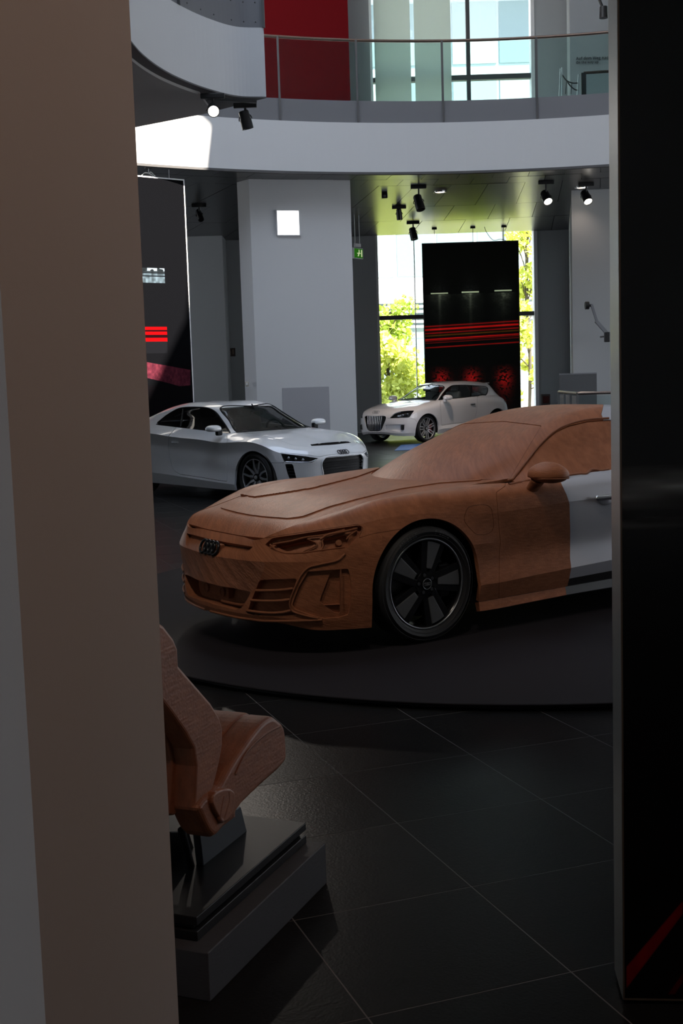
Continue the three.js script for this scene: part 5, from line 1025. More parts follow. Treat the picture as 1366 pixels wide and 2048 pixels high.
// ------------------------------------------------------------------ hanging banners
{ // by the window
  const z = -34.5, A = onZ(843.5, 488, z), Bq = onZ(1037, 484, z), w = Bq.x - A.x, top = (A.y + Bq.y) / 2, bot = 0.25, h = top - bot;
  const g = thing('hanging_banner', 'tall black banner with red light streaks hanging before the window', 'banner', [A.x, 0, z]);
  const py = (v) => 488 + (1 - v) * h / 34.5 * 2437;
  const print = tex([384, 768], (u, v) => {
    const y = py(v), x = u; let c = [0.045, 0.045, 0.042];
    const n1 = noise(u * 60, v * 160, 999, 41), n2 = noise(u * 14, v * 40, 999, 42);
    for (const [k, cx] of [0.17, 0.49, 0.83].entries()) {
      const dx = Math.abs(x - cx);
      if (dx < 0.09 && Math.abs(y - 584 + k * 0.8) < 1.3) c = [0.82, 0.84, 0.70];
      if (y > 586) { const f = Math.exp(-dx * dx / 0.009) * Math.exp(-(y - 586) / 20) * (0.35 + 0.9 * n2 * n1) + 0.5 * Math.exp(-dx * dx / 0.0002) * Math.exp(-(y - 586) / 30) * (k < 2 ? 1 : 0.3); c = [c[0] + 0.42 * f, c[1] + 0.43 * f, c[2] + 0.36 * f]; }
      if (y < 580 && y > 540) { const f = Math.exp(-dx * dx / 0.006) * Math.exp(-(580 - y) / 14) * n1; c = c.map((q) => q + 0.12 * f); }
      if (y > 725) { const f = Math.exp(-dx * dx / 0.007) * (n1 * 0.7 + 0.3 > 0.55 ? 1 : 0.15) * Math.min(1, (y - 725) / 25) * Math.exp(-Math.max(0, y - 760) / 22); c = [c[0] + 0.62 * f, c[1] + 0.05 * f, c[2] + 0.05 * f]; }
    }
    for (const [yy, t, s] of [[645.5, 1.2, 0.6], [652, 1.8, 0.85], [659, 1.2, 0.6], [664, 1.3, 0.32], [671, 1.2, 0.8], [674, 0.8, 0.5], [678, 0.8, 0.4], [687, 1.1, 0.6]]) {
      const f = Math.exp(-(((y + 6 * x - 3) - yy) ** 2) / (t * t * 1.4)) * s * (0.8 + 0.3 * noise(u * 9, yy, 999, 43)); c = [c[0] + f, c[1] + (s < 0.4 ? 0.5 : 0.06) * f, c[2] + 0.05 * f];
    }
    return c;
  }, true);
  part('printed_cloth', new THREE.PlaneGeometry(w, h, 1, 1).translate(w / 2, (top + bot) / 2, 0.016), phy({ map: print, roughness: 1, transmission: 0.4, thickness: 0, specularIntensity: 0.1 }), g);
  part('top_bar', box(0, w, top - 0.02, top + 0.03, -0.015, 0.02), M.black, g); part('bottom_bar', box(0, w, bot - 0.03, bot + 0.02, -0.015, 0.02), M.black, g); for (const x of [0, w - 0.03]) part('side_bar', box(x, x + 0.03, bot, top, -0.015, 0.02), M.black, g);
  for (const px of [869, 946, 1008]) { const x = onZ(px, 480, z).x - A.x; part('suspension_wire', bar(V(x, top, 0), V(x, H - 0.01, 0), 0.008, 6), M.darkGrey, g); part('ceiling_clip', at(rbox(0.14, 0.05, 0.08, 0.01), x, H - 0.03, 0), M.black, g); }
  part('power_cable', tube([V(1.75, H - 0.02, 0), V(1.8, H - 0.16, 0.02), V(2.0, top + 0.05, 0.02), V(2.2, top + 0.08, 0.02), V(2.4, top, 0)], 0.008, 30, 6), M.black, g);
}
{ // beside the silver coupe
  const A = onY(268, 350, 5.53), Bq = onY(368, 359, 5.53), d = Bq.clone().sub(A).setY(0), vis = d.length(); d.normalize();
  const ex = 0.7, W = vis + ex, top = 5.53, bot = 0.3, h = top - bot, st = A.clone().addScaledVector(d, -ex);
  const g = thing('hanging_banner', 'dark banner with a white edge and a pink band behind the silver coupe', 'banner', [st.x, 0, st.z], Math.atan2(-d.z, d.x));
  const n = V(-d.z, 0, d.x); if (n.z < 0) n.negate();
  const m = (px, py) => { const p = onPlane(px, py, Bq, n); return [p.clone().sub(st).dot(d), p.y]; };
  const win = [m(270, 534), m(330, 566)], rd = [m(270, 654), m(335, 684)];
  const pink = sdPoly([m(255, 716), m(290, 725), m(382, 741), m(382, 772), m(360, 774), m(330, 766), m(292, 757), m(255, 745)]);
  const lowY = m(330, 772)[1], pane = [m(270, 684), m(335, 707)];
  const print = tex([512, 1024], (u, v) => {
    const X = u * W, Y = v * h + bot, n1 = noise(u * 40, v * 90, 999, 51), n2 = noise(u * 200, v * 400, 999, 52); let c = [0.034, 0.037, 0.050].map((q) => q * (0.92 + 0.16 * n2));
    if (Y < lowY) c = [0.040, 0.032, 0.046];
    if (X < win[1][0] && Y < win[0][1] && Y > win[1][1]) { const t = (Y - win[1][1]) / (win[0][1] - win[1][1]); const b = (t < 0.45 ? 0.75 : t < 0.66 ? 0.62 : 0.32) * (0.55 + 0.6 * n1); c = [b * 0.42, b * 0.50, b * 0.56]; if (Math.abs(t - 0.45) < 0.03 || Math.abs(t - 0.66) < 0.03) c = [0.05, 0.06, 0.08]; if (t > 0.8 && n1 > 0.6) c = [0.45, 0.5, 0.55]; }
    if (X < rd[1][0] && Y < rd[0][1] && Y > rd[1][1]) { const t = (Y - rd[1][1]) / (rd[0][1] - rd[1][1]); const on = (t < 0.26 || (t > 0.46 && t < 0.68) || t > 0.78); c = on ? [0.52, 0.01, 0.02] : [0.08, 0.01, 0.02]; }
    if (X < pane[1][0] && Y < pane[0][1] && Y > pane[1][1]) c = [0.06, 0.065, 0.08];
    if (pink(X, Y) < 0) c = [0.24 + 0.12 * n1, 0.09 + 0.06 * n1, 0.135 + 0.06 * n1].map((q) => q * (0.85 + 0.3 * n2));
    return c;
  }, true);
  part('banner_frame', box(0, W, bot, top, -0.02, 0.012), M.white, g, 'white banner edge');
  part('printed_cloth', new THREE.PlaneGeometry(W - 0.05, h - 0.05).translate(W / 2, (top + bot) / 2, 0.0145), phy({ map: print, roughness: 0.7, specularIntensity: 0.05 }), g);
  const cx = m(297, 340)[0];
  part('cable_loop', tube([V(cx, H + 0.02, 0), V(cx, H - 0.12, 0.01), V(cx + 0.03, top + 0.08, 0.01), V(cx + 0.14, top + 0.01, 0.0)], 0.009, 30, 6), M.white, g);
  part('cable_loop', tube([V(cx - 0.16, top, 0), V(cx - 0.08, top + 0.06, 0), V(cx + 0.02, top + 0.05, 0), V(cx + 0.12, top, 0)], 0.009, 30, 6), M.white, g);
  part('ceiling_clip', at(rbox(0.14, 0.06, 0.08, 0.015), cx, H + 0.01, 0), M.black, g);
  const wx = m(338, 350)[0]; part('suspension_wire', bar(V(wx, top, 0), V(wx, H + 0.02, 0), 0.006, 6), M.white, g);
}
// ------------------------------------------------------------------ clay seat study on its black stand
{
  const p0 = onY(420, 2005, 0), p1 = onY(654, 1766, 0), e = p1.clone().sub(p0).setY(0), L = e.length(); e.normalize();
  const n = V(-e.z, 0, e.x); if (n.dot(V(0, 0, 0).sub(p0)) < 0) n.negate();            // towards the viewer
  const turn = Math.atan2(-e.z, e.x), hB = onPlane(416, 1906, p0, n).y;
  const zAxis = V(Math.sin(turn), 0, Math.cos(turn)), sg = Math.sign(zAxis.dot(n)) || 1;  // local z towards the viewer when sg > 0
  const toL = (p, o) => { const q = p.clone().sub(o); return [q.dot(e), q.y]; };
  const st = thing('display_stand', 'stepped black stand under the clay seat', 'stand', [p0.x, 0, p0.z], turn);
  part('base_block', at(rbox(L, hB, 0.95, 0.004), L / 2, hB / 2, -sg * 0.475), phy({ color: lin(0.06, 0.062, 0.07), roughness: 0.6, specularIntensity: 0.3, bumpMap: grain, bumpScale: 0.0005 }), st);
  const s0 = onY(395, 1884, hB), inn = Math.abs(s0.clone().sub(p0).dot(n)), P1 = s0, u0 = s0.clone().sub(p0).dot(e);
  const uT = toL(onPlane(612, 1642, P1, n), p0), hS = onPlane(390, 1837, P1, n).y;
  const dark = phy({ color: lin(0.011, 0.011, 0.0125), roughness: 0.45, specularIntensity: 0.35 });
  const lay = [[hB, hB + (hS - hB) * 0.42, 0.0], [hB + (hS - hB) * 0.42, hB + (hS - hB) * 0.62, 0.012], [hB + (hS - hB) * 0.62, hS, 0.0]];
  for (const [a, b, off] of lay) part('board', at(rbox(uT[0] - u0 - off * 2, b - a - 0.0015, 0.70 - off, 0.003), (u0 + uT[0]) / 2, (a + b) / 2, -sg * (inn + 0.35 + off)), dark, st);
  // bracket plates between stand and seat
  const P2 = P1.clone().addScaledVector(n, -0.16), pl = (pts, P, depth, z0) => { const s = new THREE.Shape(pts.map((q) => new THREE.Vector2(...toL(onPlane(...q, P, n), p0)))); const g = new THREE.ExtrudeGeometry(s, { depth, bevelEnabled: true, bevelThickness: 0.003, bevelSize: 0.003, bevelSegments: 1 }); return g.translate(0, 0, z0 - (sg > 0 ? depth : 0)); };
  part('bracket_plate', pl([[398, 1660], [480, 1615], [492, 1664], [406, 1732]], P2, 0.02, -sg * (inn + 0.16)), std({ color: lin(0.045, 0.05, 0.06), roughness: 0.45 }), st);
  part('bracket_leg', bar(V(...toL(onPlane(380, 1660, P2, n), p0), -sg * (inn + 0.19)), V(...toL(onPlane(400, 1738, P2, n), p0), -sg * (inn + 0.19)), 0.012, 8), dark, st);
  part('bracket_plate', pl([[340, 1665], [376, 1665], [398, 1735], [340, 1790]], P2.clone().addScaledVector(n, -0.1), 0.02, -sg * (inn + 0.26)), dark, st);
  // the seat: side view outlines are in the plane of its near side
  const Ps = P1.clone().addScaledVector(n, -0.02), zs = -sg * (inn + 0.02);
  const seat = thing('car_seat_model', 'brown clay car seat study on the stepped black stand', 'seat', [p0.x, 0, p0.z], turn);
  const S2 = (pts, sm = true) => { const q = pts.map((p) => toL(onPlane(...p, Ps, n), p0)); return sm ? smoothPoly(q, 3) : q; };
  const slab = (q, z, depth, bev = 0.012) => { const s = new THREE.Shape(q.map(([x, y]) => new THREE.Vector2(x, y))); const g = new THREE.ExtrudeGeometry(s, { depth: depth - 2 * bev, bevelEnabled: true, bevelThickness: bev, bevelSize: bev * 0.8, bevelOffset: -bev * 0.8, bevelSegments: 4, curveSegments: 4 }); return g.translate(0, 0, sg > 0 ? z - depth + bev : z + bev); };
  const cm = std({ map: clayMap, color: lin(0.70, 0.66, 0.62), roughness: 0.5, bumpMap: clayBump, bumpScale: 0.0008 });
  const bol = S2([[441, 1571], [455, 1546], [470, 1520], [490, 1490], [510, 1463], [530, 1441], [547, 1433], [558, 1440], [570, 1454], [574, 1490], [574, 1517], [567, 1531], [520, 1575], [474, 1625], [474, 1634], [450, 1655], [428, 1675], [404, 1634], [398, 1617], [410, 1596]]);
  part('cushion_bolster', slab(bol, zs, 0.10, 0.02), cm, seat); part('cushion_bolster', slab(bol, zs - sg * 0.44, 0.10, 0.02), cm, seat);
  const lowc = S2([[441, 1585], [458, 1548], [480, 1508], [506, 1468], [530, 1441], [547, 1430], [558, 1437], [570, 1454], [573, 1490], [572, 1517], [560, 1531], [474, 1622], [440, 1640], [420, 1610]]);
  const mid = (() => { const q = lowc; return slab(q, zs - sg * 0.095, 0.35, 0.01); })(); part('cushion_pad', mid, cm, seat);
  const backSide = S2([[319, 1237], [339, 1251], [359, 1277], [367, 1297], [368.5, 1331], [396, 1363], [433, 1406], [450, 1434], [456, 1457], [456, 1491], [450, 1525], [442, 1560], [430, 1600], [398, 1617], [401, 1534], [396, 1500], [381, 1471], [353, 1431], [327, 1397], [300, 1350], [285, 1300], [290, 1240], [303, 1232]], false);
  part('backrest_bolster', slab(backSide, zs - sg * 0.015, 0.085, 0.016), cm, seat); part('backrest_bolster', slab(backSide, zs - sg * 0.44, 0.085, 0.016), cm, seat);
  const shell = S2([[404, 1632], [412, 1560], [405, 1500], [390, 1465], [362, 1425], [334, 1385], [312, 1340], [300, 1290], [300, 1240], [285, 1240], [280, 1300], [292, 1350], [322, 1397], [350, 1435], [376, 1475], [390, 1505], [394, 1540], [390, 1634]]);
  part('backrest_shell', slab(shell, zs - sg * 0.08, 0.38, 0.008), cm, seat);
  part('backrest_pad', slab(S2([[425, 1590], [440, 1500], [436, 1450], [415, 1415], [380, 1372], [350, 1330], [340, 1270], [315, 1255], [305, 1300], [330, 1380], [385, 1460], [400, 1540], [398, 1610]]), zs - sg * 0.10, 0.34, 0.02), cm, seat);
  const zc = zs + sg * 0.006;
  const lv = (pts) => pts.map((p) => { const [x, y] = toL(onPlane(...p, Ps, n), p0); return V(x, y, zc); });
  part('recliner_cover', slab(S2([[440, 1577], [462, 1582], [464, 1600], [456, 1632], [446, 1643], [436, 1640], [418, 1606], [420, 1590]]), zs + sg * 0.012, 0.03, 0.008), cm, seat);
  part('recliner_lever', tube(lv([[451, 1582], [452, 1600], [446, 1622], [440, 1640], [434, 1634], [437, 1612], [441, 1592]]), 0.008, 50, 8), cm, seat);
  part('seam', tube(lv([[470, 1549], [486, 1514], [508, 1487], [535, 1465], [560, 1452]]).map((p) => p.setZ(zs + sg * 0.001)), 0.004, 30, 6), cm, seat);
}
// ------------------------------------------------------------------ lamps
const lampGlow = std({ color: lin(0.9, 0.9, 0.9), emissive: lin(1, 0.93, 0.82), emissiveIntensity: 6 });
function trackSpot(label, base, target, o = {}) {
  const g = thing('track_spotlight', label, 'spotlight', base.toArray());
  const drop = o.drop ?? 0.28, len = o.len ?? 0.26, r = o.r ?? 0.075, s = o.scale ?? 1;
  const dir = target.clone().sub(base.clone().add(V(0, -drop, 0))).normalize();
  const ad = part('track_adapter', at(rbox(0.34 * s, 0.07, 0.07, 0.01), 0, -0.035, 0), M.blackMetal, g);
  part('stem', bar(V(0, -0.05, 0), V(0, -drop + 0.02, 0), 0.018), M.blackMetal, g);
  const q = new THREE.Quaternion().setFromUnitVectors(V(0, -1, 0), dir);
  const body = (ge) => ge.applyQuaternion(q).translate(0, -drop, 0);
  const head = part('lamp_head', body(new THREE.LatheGeometry([[0, len * 0.5], [r * 0.75, len * 0.5], [r * 0.9, len * 0.42], [r * 0.9, len * 0.05], [r, 0.0], [r, -len * 0.5], [r * 0.9, -len * 0.5], [r * 0.86, -len * 0.40]].map(([a, b]) => new THREE.Vector2(a * s, b * s)), 28)), M.blackMetal, g);
  part('yoke', body(new THREE.TorusGeometry(r * 1.12 * s, 0.008, 6, 24, Math.PI)), M.blackMetal, g);
  part('lens', body(new THREE.CylinderGeometry(r * 0.86 * s, r * 0.86 * s, 0.012, 24).translate(0, -len * 0.42 * s, 0)), o.power ? lampGlow : MP.trim, head);
  if (o.power) { const l = new THREE.SpotLight(o.color ?? 0xfff0df, o.power, 0, o.angle ?? 0.5, 0.6, 2); l.position.copy(dir).multiplyScalar(len * 0.56 * s).add(V(0, -drop, 0)); l.target.position.copy(dir).multiplyScalar(4).add(V(0, -drop, 0)); l.castShadow = true; l.shadow.radius = 3; g.add(l, l.target); }
}
const up = (px, py, y = H) => onY(px, py, y);
{
  trackSpot('lit round spotlight under the pointed near gallery', up(425, 187), V(-0.30, 0.87, -8.0), { power: 19, angle: 0.13, color: 0xfff3e6, drop: 0.22, len: 0.22, r: 0.085 });
  trackSpot('unlit spotlight hanging at the tip of the near gallery', up(490, 206), up(490, 206).add(V(0.6, -3, -0.3)), { drop: 0.24, len: 0.26, r: 0.085 });
  part('lighting_track', boxBar(V(-0.28, -0.02, 0.16), V(0.40, -0.02, -0.12), 0.06, 0.04), M.blackMetal, (() => { const t = thing('lamp_track', 'short black lamp track under the near gallery tip', 'track', up(455, 197).add(V(0, -0.01, 0)).toArray()); return t; })());
  trackSpot('black spotlight tilted beside the glowing downlight over the hall', up(837, 371), up(837, 371).add(V(0.6, -3, 1.0)), { drop: 0.36, len: 0.34, r: 0.10 });
  trackSpot('slim black spotlight hanging over the white car bonnet', up(798, 412), up(798, 412).add(V(0.2, -3, -0.3)), { drop: 0.2, len: 0.26, r: 0.07 });
  trackSpot('black spotlight hanging before the tall window', up(826, 443), up(826, 443).add(V(0.5, -3, 0.4)), { drop: 0.32, len: 0.32, r: 0.10 });
  trackSpot('lit spotlight on its own over the hall ceiling panels', up(1092, 362), up(1092, 362).add(V(0.5, -2.6, 2.2)), { power: 6, drop: 0.34, len: 0.32, r: 0.10 });
  trackSpot('lit spotlight right beside a glowing downlight near the grey wall', up(1172, 366), up(1172, 366).add(V(0.5, -2.6, 2.0)), { power: 4, drop: 0.3, len: 0.32, r: 0.10 });
  trackSpot('unlit spotlight in the dark ceiling behind the dark banner', up(398, 408), up(398, 408).add(V(0.8, -2.4, 1.6)), { drop: 0.25, len: 0.3, r: 0.07 });
  // lamps on the near gallery that light the clay models
  trackSpot('spotlight on the near gallery soffit aimed at the clay car nose', V(-1.55, H - 0.01, -5.1), V(-0.35, 0.55, -7.9), { power: 11, angle: 0.55 });
  trackSpot('spotlight on the near gallery soffit aimed at the clay car door', V(0.5, H - 0.01, -4.9), V(0.9, 0.7, -8.0), { power: 8, angle: 0.55 });
  trackSpot('spotlight on the near gallery soffit aimed at the clay seat', V(-0.2, H - 0.01, -2.0), V(-0.45, 0.6, -3.9), { power: 1.4, angle: 0.5 });
  trackSpot('unseen spotlight added on the near gallery soffit to warm the plaster pillar', V(1.3, H - 0.01, -0.6), V(-0.45, 1.1, -2.45), { power: 8, angle: 0.42, color: 0xffc9a6 });  // out-of-view lamp added to brighten and warm the pillar face
  for (const [px, py, lb, pw] of [[880, 383, 'glowing round downlight amid the black spotlights', 34], [1163, 374, 'glowing round downlight close to the grey side wall', 2]]) {
    const b = up(px, py), g = thing('downlight', lb, 'light', b.toArray());
    part('bezel', new THREE.TorusGeometry(0.13, 0.02, 8, 32).rotateX(Math.PI / 2).translate(0, -0.008, 0), M.chrome, g);
    part('bulb', new THREE.SphereGeometry(0.11, 20, 10, 0, Math.PI * 2, Math.PI / 2, Math.PI / 2).scale(1, 0.16, 1).translate(0, -0.008, 0), std({ color: lin(0.9, 0.9, 0.9), emissive: lin(1, 0.84, 0.62), emissiveIntensity: 7 }), g);
    const l = new THREE.SpotLight(0xffe6d2, pw, 0, 0.95, 0.7, 2); l.position.set(0, -0.06, 0); l.target.position.set(0, -3, 0); l.castShadow = true; l.shadow.radius = 4; g.add(l, l.target);
  }
  const bx = thing('ceiling_sensor', 'small black box fixed to the metal ceiling', 'sensor', up(769, 386).toArray()); part('housing', at(rbox(0.13, 0.12, 0.12, 0.015), 0, -0.06, 0), M.blackMetal, bx); part('eye', at(new THREE.SphereGeometry(0.03, 14, 10), 0, -0.07, 0.06), M.darkGrey, bx);
}
{ // hanging exit sign
  const c = up(713, 430), g = thing('exit_sign', 'green pictogram exit sign hanging on two rods by the broad column', 'sign', c.toArray(), 0.95);
  for (const x of [-0.1, 0.1]) part('rod', bar(V(x, 0, 0), V(x, -0.72, 0), 0.012, 6), M.steel, g);
  part('bracket', at(rbox(0.26, 0.09, 0.05, 0.01), 0, -0.75, 0), M.white, g);
  part('housing', at(rbox(0.42, 0.27, 0.06, 0.01), 0, -0.95, 0), M.white, g);
  const tx = tex([64, 40], (u, v) => { const man = (Math.hypot((u - 0.55) * 1.6, v - 0.78) < 0.1) || (Math.abs(u - 0.5 - (v - 0.4) * 0.25) < 0.07 && v > 0.15 && v < 0.68) || (Math.abs(v - 0.5) < 0.05 && u > 0.3 && u < 0.72); return man || (u > 0.78 && u < 0.92 && v > 0.12 && v < 0.9) ? [0.85, 0.9, 0.7] : [0.16, 0.42, 0.08]; }, true);
  part('pictogram', new THREE.PlaneGeometry(0.38, 0.23).translate(0, -0.95, 0.032), std({ map: tx, emissiveMap: tx, emissive: lin(1, 1, 1), emissiveIntensity: 0.5 }), g);
}
{ // small brown pictogram plate and low box on the rear wall
  const p = onZ(461, 704, -35.6), g = thing('fire_sign', 'small brown fire equipment plate on the rear wall', 'sign', [p.x, p.y, -35.98]);
  part('plate', box(-0.11, 0.11, -0.12, 0.12, 0, 0.012), std({ color: lin(0.03, 0.016, 0.012), roughness: 0.5 }), g);
  part('symbol', [box(-0.07, -0.02, -0.08, 0.05, 0.012, 0.016), box(0.02, 0.07, -0.06, 0.08, 0.012, 0.016)], std({ color: lin(0.16, 0.11, 0.07), roughness: 0.6 }), g);
}
// ------------------------------------------------------------------ right hand side of the hall
{
  const zW = -28.1;
  const rp = thing('information_board', 'dark grey board standing before the grey side wall', 'board');
  const a = onZ(1119, 750, -35.95), b = onZ(1140, 750, -35.95);
  const zB = -27.55, c = onZ(1119, 750, zB), d = onZ(1193, 750, zB);
  part('board_face', box(c.x, d.x, 0.05, c.y, zB - 0.02, zB + 0.02), std({ color: lin(0.07, 0.073, 0.077), roughness: 0.7 }), rp);
  part('top_edge', box(c.x, d.x, c.y, c.y + 0.03, zB - 0.02, zB + 0.03), M.grey, rp); part('foot', box(c.x, d.x, 0, 0.05, zB - 0.15, zB + 0.15), M.darkGrey, rp);
  // low glass balustrade around the stair
  const g = thing('stair_balustrade', 'low glass stair balustrade with a steel handrail behind the clay roof', 'railing');
  const P = onY(1155, 787, 1.0), Q0 = P.clone().add(V(0.06, 0, -3.2)), Rr = P.clone().add(V(4, 0, 0.35));
  const sc = 24 / -P.z; for (const v of [P, Q0, Rr]) { v.x *= sc; v.z *= sc; v.y = EYE + (v.y - EYE) * sc; }
  part('handrail', [bar(Q0, P, 0.03), bar(P, Rr, 0.03)], std({ color: lin(0.45, 0.36, 0.33), roughness: 0.25, metalness: 0.9 }), g);
  const pane = (s, t) => { const w = s.distanceTo(t), m = new THREE.PlaneGeometry(w, P.y - 0.12); const o = part('glass_pane', m, M.railGlass, g); o.position.set((s.x + t.x) / 2, (P.y - 0.02) / 2 + 0.02, (s.z + t.z) / 2); o.rotation.y = Math.atan2(-(t.z - s.z), t.x - s.x); };
  const mids = [0, 0.34, 0.67, 1].map((t) => P.clone().lerp(Q0, t)); for (let i = 0; i < 3; i++) pane(mids[i + 1], mids[i]); pane(P, P.clone().lerp(Rr, 0.5)); pane(P.clone().lerp(Rr, 0.5), Rr);
  for (const v of [...mids, P.clone().lerp(Rr, 0.5), Rr]) part('post', box(v.x - 0.02, v.x + 0.02, 0, v.y, v.z - 0.02, v.z + 0.02), M.darkGrey, g);
  part('floor_channel', [boxBar(P.clone().setY(0.06), Rr.clone().setY(0.06), 0.1, 0.12), boxBar(Q0.clone().setY(0.06), P.clone().setY(0.06), 0.1, 0.12)], M.black, g);
  // stowed barrier arm on the wall
  const z2 = -27.2, W2 = (px, py) => onZ(px, py, z2);
  const ar = thing('barrier_arm', 'black jointed arm with a round end cap by the grey wall', 'arm');
  part('end_cap', new THREE.CylinderGeometry(0.085, 0.085, 0.08, 24).rotateZ(Math.PI / 2).translate(W2(1174, 611).x, W2(1174, 611).y, z2), M.blackMetal, ar);
  part('neck', bar(W2(1178, 611), W2(1184, 611), 0.03), M.blackMetal, ar);
  part('upper_link', boxBar(W2(1183, 609), W2(1194, 644), 0.06, 0.05), M.grey, ar); part('lower_link', boxBar(W2(1192, 642), W2(1217, 670), 0.08, 0.07), M.grey, ar);
  part('joint', at(rbox(0.12, 0.22, 0.1, 0.02), W2(1214, 674).x, W2(1214, 674).y, z2), M.blackMetal, ar);
  part('wall_bracket', bar(W2(1216, 672).setZ(z2), W2(1216, 672).setZ(-27.95), 0.02), M.blackMetal, ar);
  const sp = W2(1091, 810), bx = thing('info_stele', 'small black box standing beside the tall window', 'box', [onZ(1091, 800, -30).x, 0, -30]);
  const tall = onZ(1091, 788, -30).y;
  part('housing', at(rbox(0.21, tall, 0.16, 0.012), 0, tall / 2, 0), M.black, bx); part('screen', box(-0.08, 0.08, tall - 0.22, tall - 0.05, 0.08, 0.084), std({ color: lin(0.03, 0.006, 0.006), roughness: 0.2 }), bx);
  // blue floor plate by the white car
  const fb = [onY(789, 901, 0.004), onY(802, 890, 0.004), onY(872, 886, 0.004), onY(866, 898, 0.004)];
  const bl = thing('floor_plate', 'flat blue marking plate on the floor by the white car', 'floor plate'); part('plate', flat(fb.map((p) => [p.x, p.z]), 0.0005, 0.008), std({ color: lin(0.02, 0.12, 0.42), roughness: 0.4 }), bl);
}
{ // rope net stand and small stair balustrade up on the gallery
  const z = -26.6, Q = (px, py) => onZ(px, py, z);
  const g = thing('rope_barrier', 'slim posts with a dark rope net on the upper gallery', 'barrier');
  part('post', bar(Q(1115, 190).setY(UP), Q(1121, 137), 0.016), M.chrome, g); part('post', bar(Q(1123, 190).setY(UP), Q(1124, 135), 0.014), M.chrome, g); part('post', bar(Q(1150, 190).setY(UP), Q(1157, 149), 0.016), M.chrome, g);
  for (const pts of [[[1124, 149], [1133, 161], [1145, 166], [1156, 166]], [[1133, 161], [1140, 171], [1150, 179], [1157, 181]]]) part('rope', tube(pts.map((p) => Q(...p)), 0.014, 24, 6), M.black, g);
  for (const [a, b] of [[[1133, 161], [1131, 188]], [[1144, 166], [1142, 188]]]) part('rope', bar(Q(...a), Q(...b), 0.008, 6), M.black, g);
  const h = thing('gallery_balustrade', 'small glass balustrade with a dark handrail on the upper gallery', 'railing'), A = Q(1167, 146), Bq = Q(1230, 142);
  part('handrail', bar(A, Bq, 0.03), std({ color: lin(0.10, 0.07, 0.06), roughness: 0.3, metalness: 0.8 }), h); part('post', box(A.x - 0.05, A.x + 0.05, UP, A.y, z - 0.03, z + 0.03), M.black, h);
  part('glass_pane', new THREE.PlaneGeometry(Bq.x - A.x, A.y - UP - 0.05).translate((A.x + Bq.x) / 2, (A.y + UP) / 2, z), M.railGlass, h);
  const k = thing('wall_spotlight', 'black spotlight high on the gallery wall', 'spotlight'), kp = onZ(1207, 20, -27.4);
  part('arm', bar(onZ(1196, -8, -27.4), kp, 0.03), M.blackMetal, k); part('lamp_head', new THREE.CylinderGeometry(0.08, 0.09, 0.24, 20).translate(kp.x, kp.y - 0.05, kp.z), M.blackMetal, k);
}
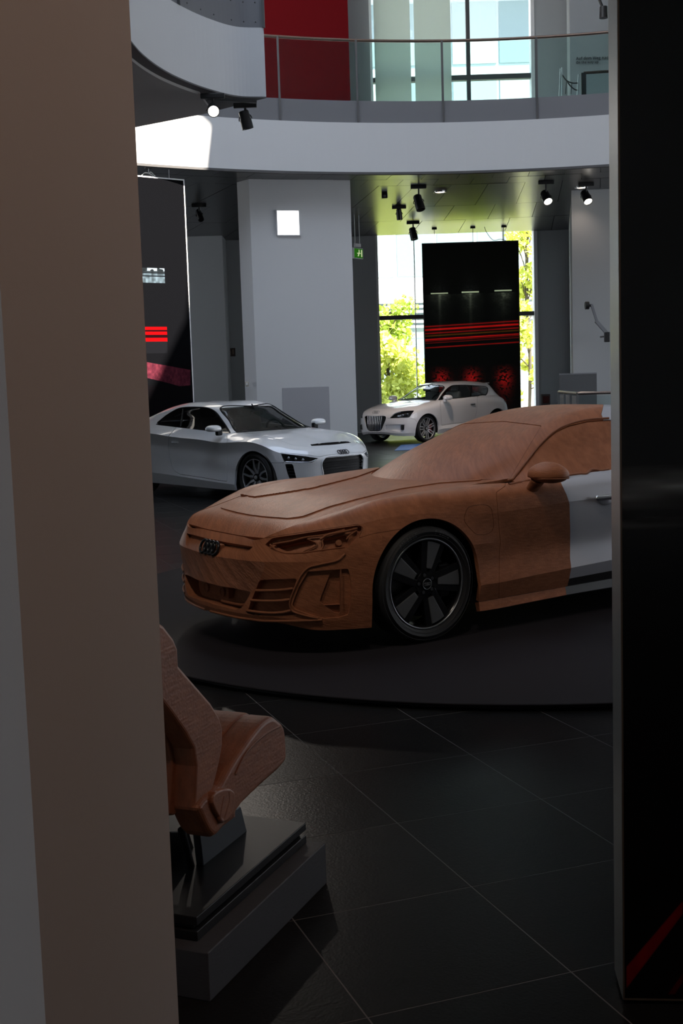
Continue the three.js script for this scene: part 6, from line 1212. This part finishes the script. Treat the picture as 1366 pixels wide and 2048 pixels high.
// ------------------------------------------------------------------ outside
{
  const gd = structure('ground_outside', 'pale paving outside the window', 'ground'); part('paving', box(-80, 80, -0.5, -0.2, -140, FZ - 0.45), std({ color: lin(0.35, 0.34, 0.31), roughness: 0.9 }), gd);
  const bz = -80, b = thing('office_building', 'pale glass office building across the street', 'building', [0, 0, bz]);
  part('wall', box(-45, 55, -0.2, 15.6, -12, 0), std({ color: lin(0.42, 0.46, 0.47), roughness: 0.8 }), b);
  part('roof_edge', box(-46, 56, 26, 27.2, -13, 1.6), M.white, b); part('upper_wall', box(-45, 55, 15.6, 26, -12, -0.6), std({ color: lin(0.42, 0.50, 0.54), roughness: 0.5 }), b);
  part('cornice', box(-45.5, 55.5, 15.2, 16.0, -12, 0.9), M.white, b);
  const gl = [lin(0.20, 0.27, 0.29), lin(0.27, 0.34, 0.35), lin(0.15, 0.22, 0.24)].map((c) => std({ color: c, roughness: 0.15 }));
  for (let i = -4; i < 9; i++) for (let j = 0; j < 4; j++) { const x0 = i * 2.6 - 1.1, y0 = 0.8 + j * 3.55; part('window', box(x0, x0 + 2.35, y0, y0 + (j === 1 ? 1.9 : 3.1), 0, 0.06), gl[Math.floor(hash(i + 9, j, 5) * 3)], b); }
  for (let i = -4; i < 9; i++) for (let j = 0; j < 2; j++) part('upper_window', box(i * 3 - 1, i * 3 + 1.8, 16.6 + j * 4.6, 20.4 + j * 4.6, -0.6, -0.5), gl[(i + j + 9) % 3], b);
  for (let j = 0; j < 6; j++) part('louvre', box(-6, 14, 4.6 + j * 0.32, 4.75 + j * 0.32, 0.06, 0.5), M.white, b);
  const leafM = [[0.54, 0.62, 0.10], [0.62, 0.67, 0.13], [0.45, 0.56, 0.08]].map((c) => phy({ color: lin(...c), roughness: 0.8, transmission: 0.25, thickness: 0 }));
  const bark = std({ color: lin(0.09, 0.075, 0.06), roughness: 0.9 });
  const tree = (x, z, h, r, k, label) => {
    const t = thing('street_tree', label, 'tree', [x, -0.2, z], 0, 'trees outside the window'), limbs = [tube([V(0, 0, 0), V(0.05, h * 0.3, 0.03), V(-0.05, h * 0.6, 0), V(0.02, h * 0.92, 0)], 0.07, 20, 7)];
    const pos = [], nor = [], uv = [], N = 2600; const blobs = [];
    for (let i = 0; i < 16; i++) { const a = rnd() * 6.28, yy = h * (0.12 + 0.86 * (i + rnd()) / 16), rr = r * (0.35 + 0.5 * rnd()) * (1.15 - 0.6 * yy / h); blobs.push([Math.cos(a) * rr, yy, Math.sin(a) * rr, r * (0.34 + 0.2 * rnd())]); limbs.push(tube([V(0, yy * 0.8, 0), V(Math.cos(a) * rr * 0.5, yy * 0.92, Math.sin(a) * rr * 0.5), V(Math.cos(a) * rr, yy, Math.sin(a) * rr)], 0.025, 8, 5)); }
    for (let i = 0; i < N; i++) {
      const bb = blobs[Math.floor(rnd() * blobs.length)], u = rnd() * 2 - 1, th = rnd() * 6.28, q = Math.sqrt(1 - u * u), rr = bb[3] * Math.cbrt(rnd());
      const c = V(bb[0] + q * Math.cos(th) * rr, bb[1] + u * rr * 0.85, bb[2] + q * Math.sin(th) * rr), s = 0.09 + 0.09 * rnd();
      const ax = V(rnd() - 0.5, rnd() - 0.5, rnd() - 0.5).normalize(), ay = V(rnd() - 0.5, rnd() - 0.5, rnd() - 0.5).cross(ax).normalize(), nn = ax.clone().cross(ay), a1 = c.clone().addScaledVector(ax, s), a2 = c.clone().addScaledVector(ay, s * 0.55), a3 = c.clone().addScaledVector(ax, -s), a4 = c.clone().addScaledVector(ay, -s * 0.55);
      for (const v of [a1, a2, a3, a1, a3, a4]) { pos.push(v.x, v.y, v.z); nor.push(nn.x, nn.y, nn.z); uv.push(0, 0); }
    }
    const g = new THREE.BufferGeometry(); g.setAttribute('position', new THREE.Float32BufferAttribute(pos, 3)); g.setAttribute('normal', new THREE.Float32BufferAttribute(nor, 3)); g.setAttribute('uv', new THREE.Float32BufferAttribute(uv, 2));
    const f = part('foliage', g, leafM[k], t); f.userData.kind = 'stuff'; part('trunk', limbs, bark, t);
  };
  tree(2.0, -47, 3.3, 1.4, 1, 'low bushy bright green tree outside the tall window'); tree(4.6, -51, 4.9, 1.15, 0, 'slender bright green tree before the louvres outside'); tree(7.9, -50.5, 8.2, 1.2, 1, 'tall bright green tree seen beside the dark banner'); tree(6.9, -56, 5.2, 1.5, 2, 'darker green tree behind the others outside');
  tree(2.4, -54, 5.0, 1.5, 2, 'mid green tree half hidden outside the window');
}
shadow(scene);
renderer.render(scene, camera);
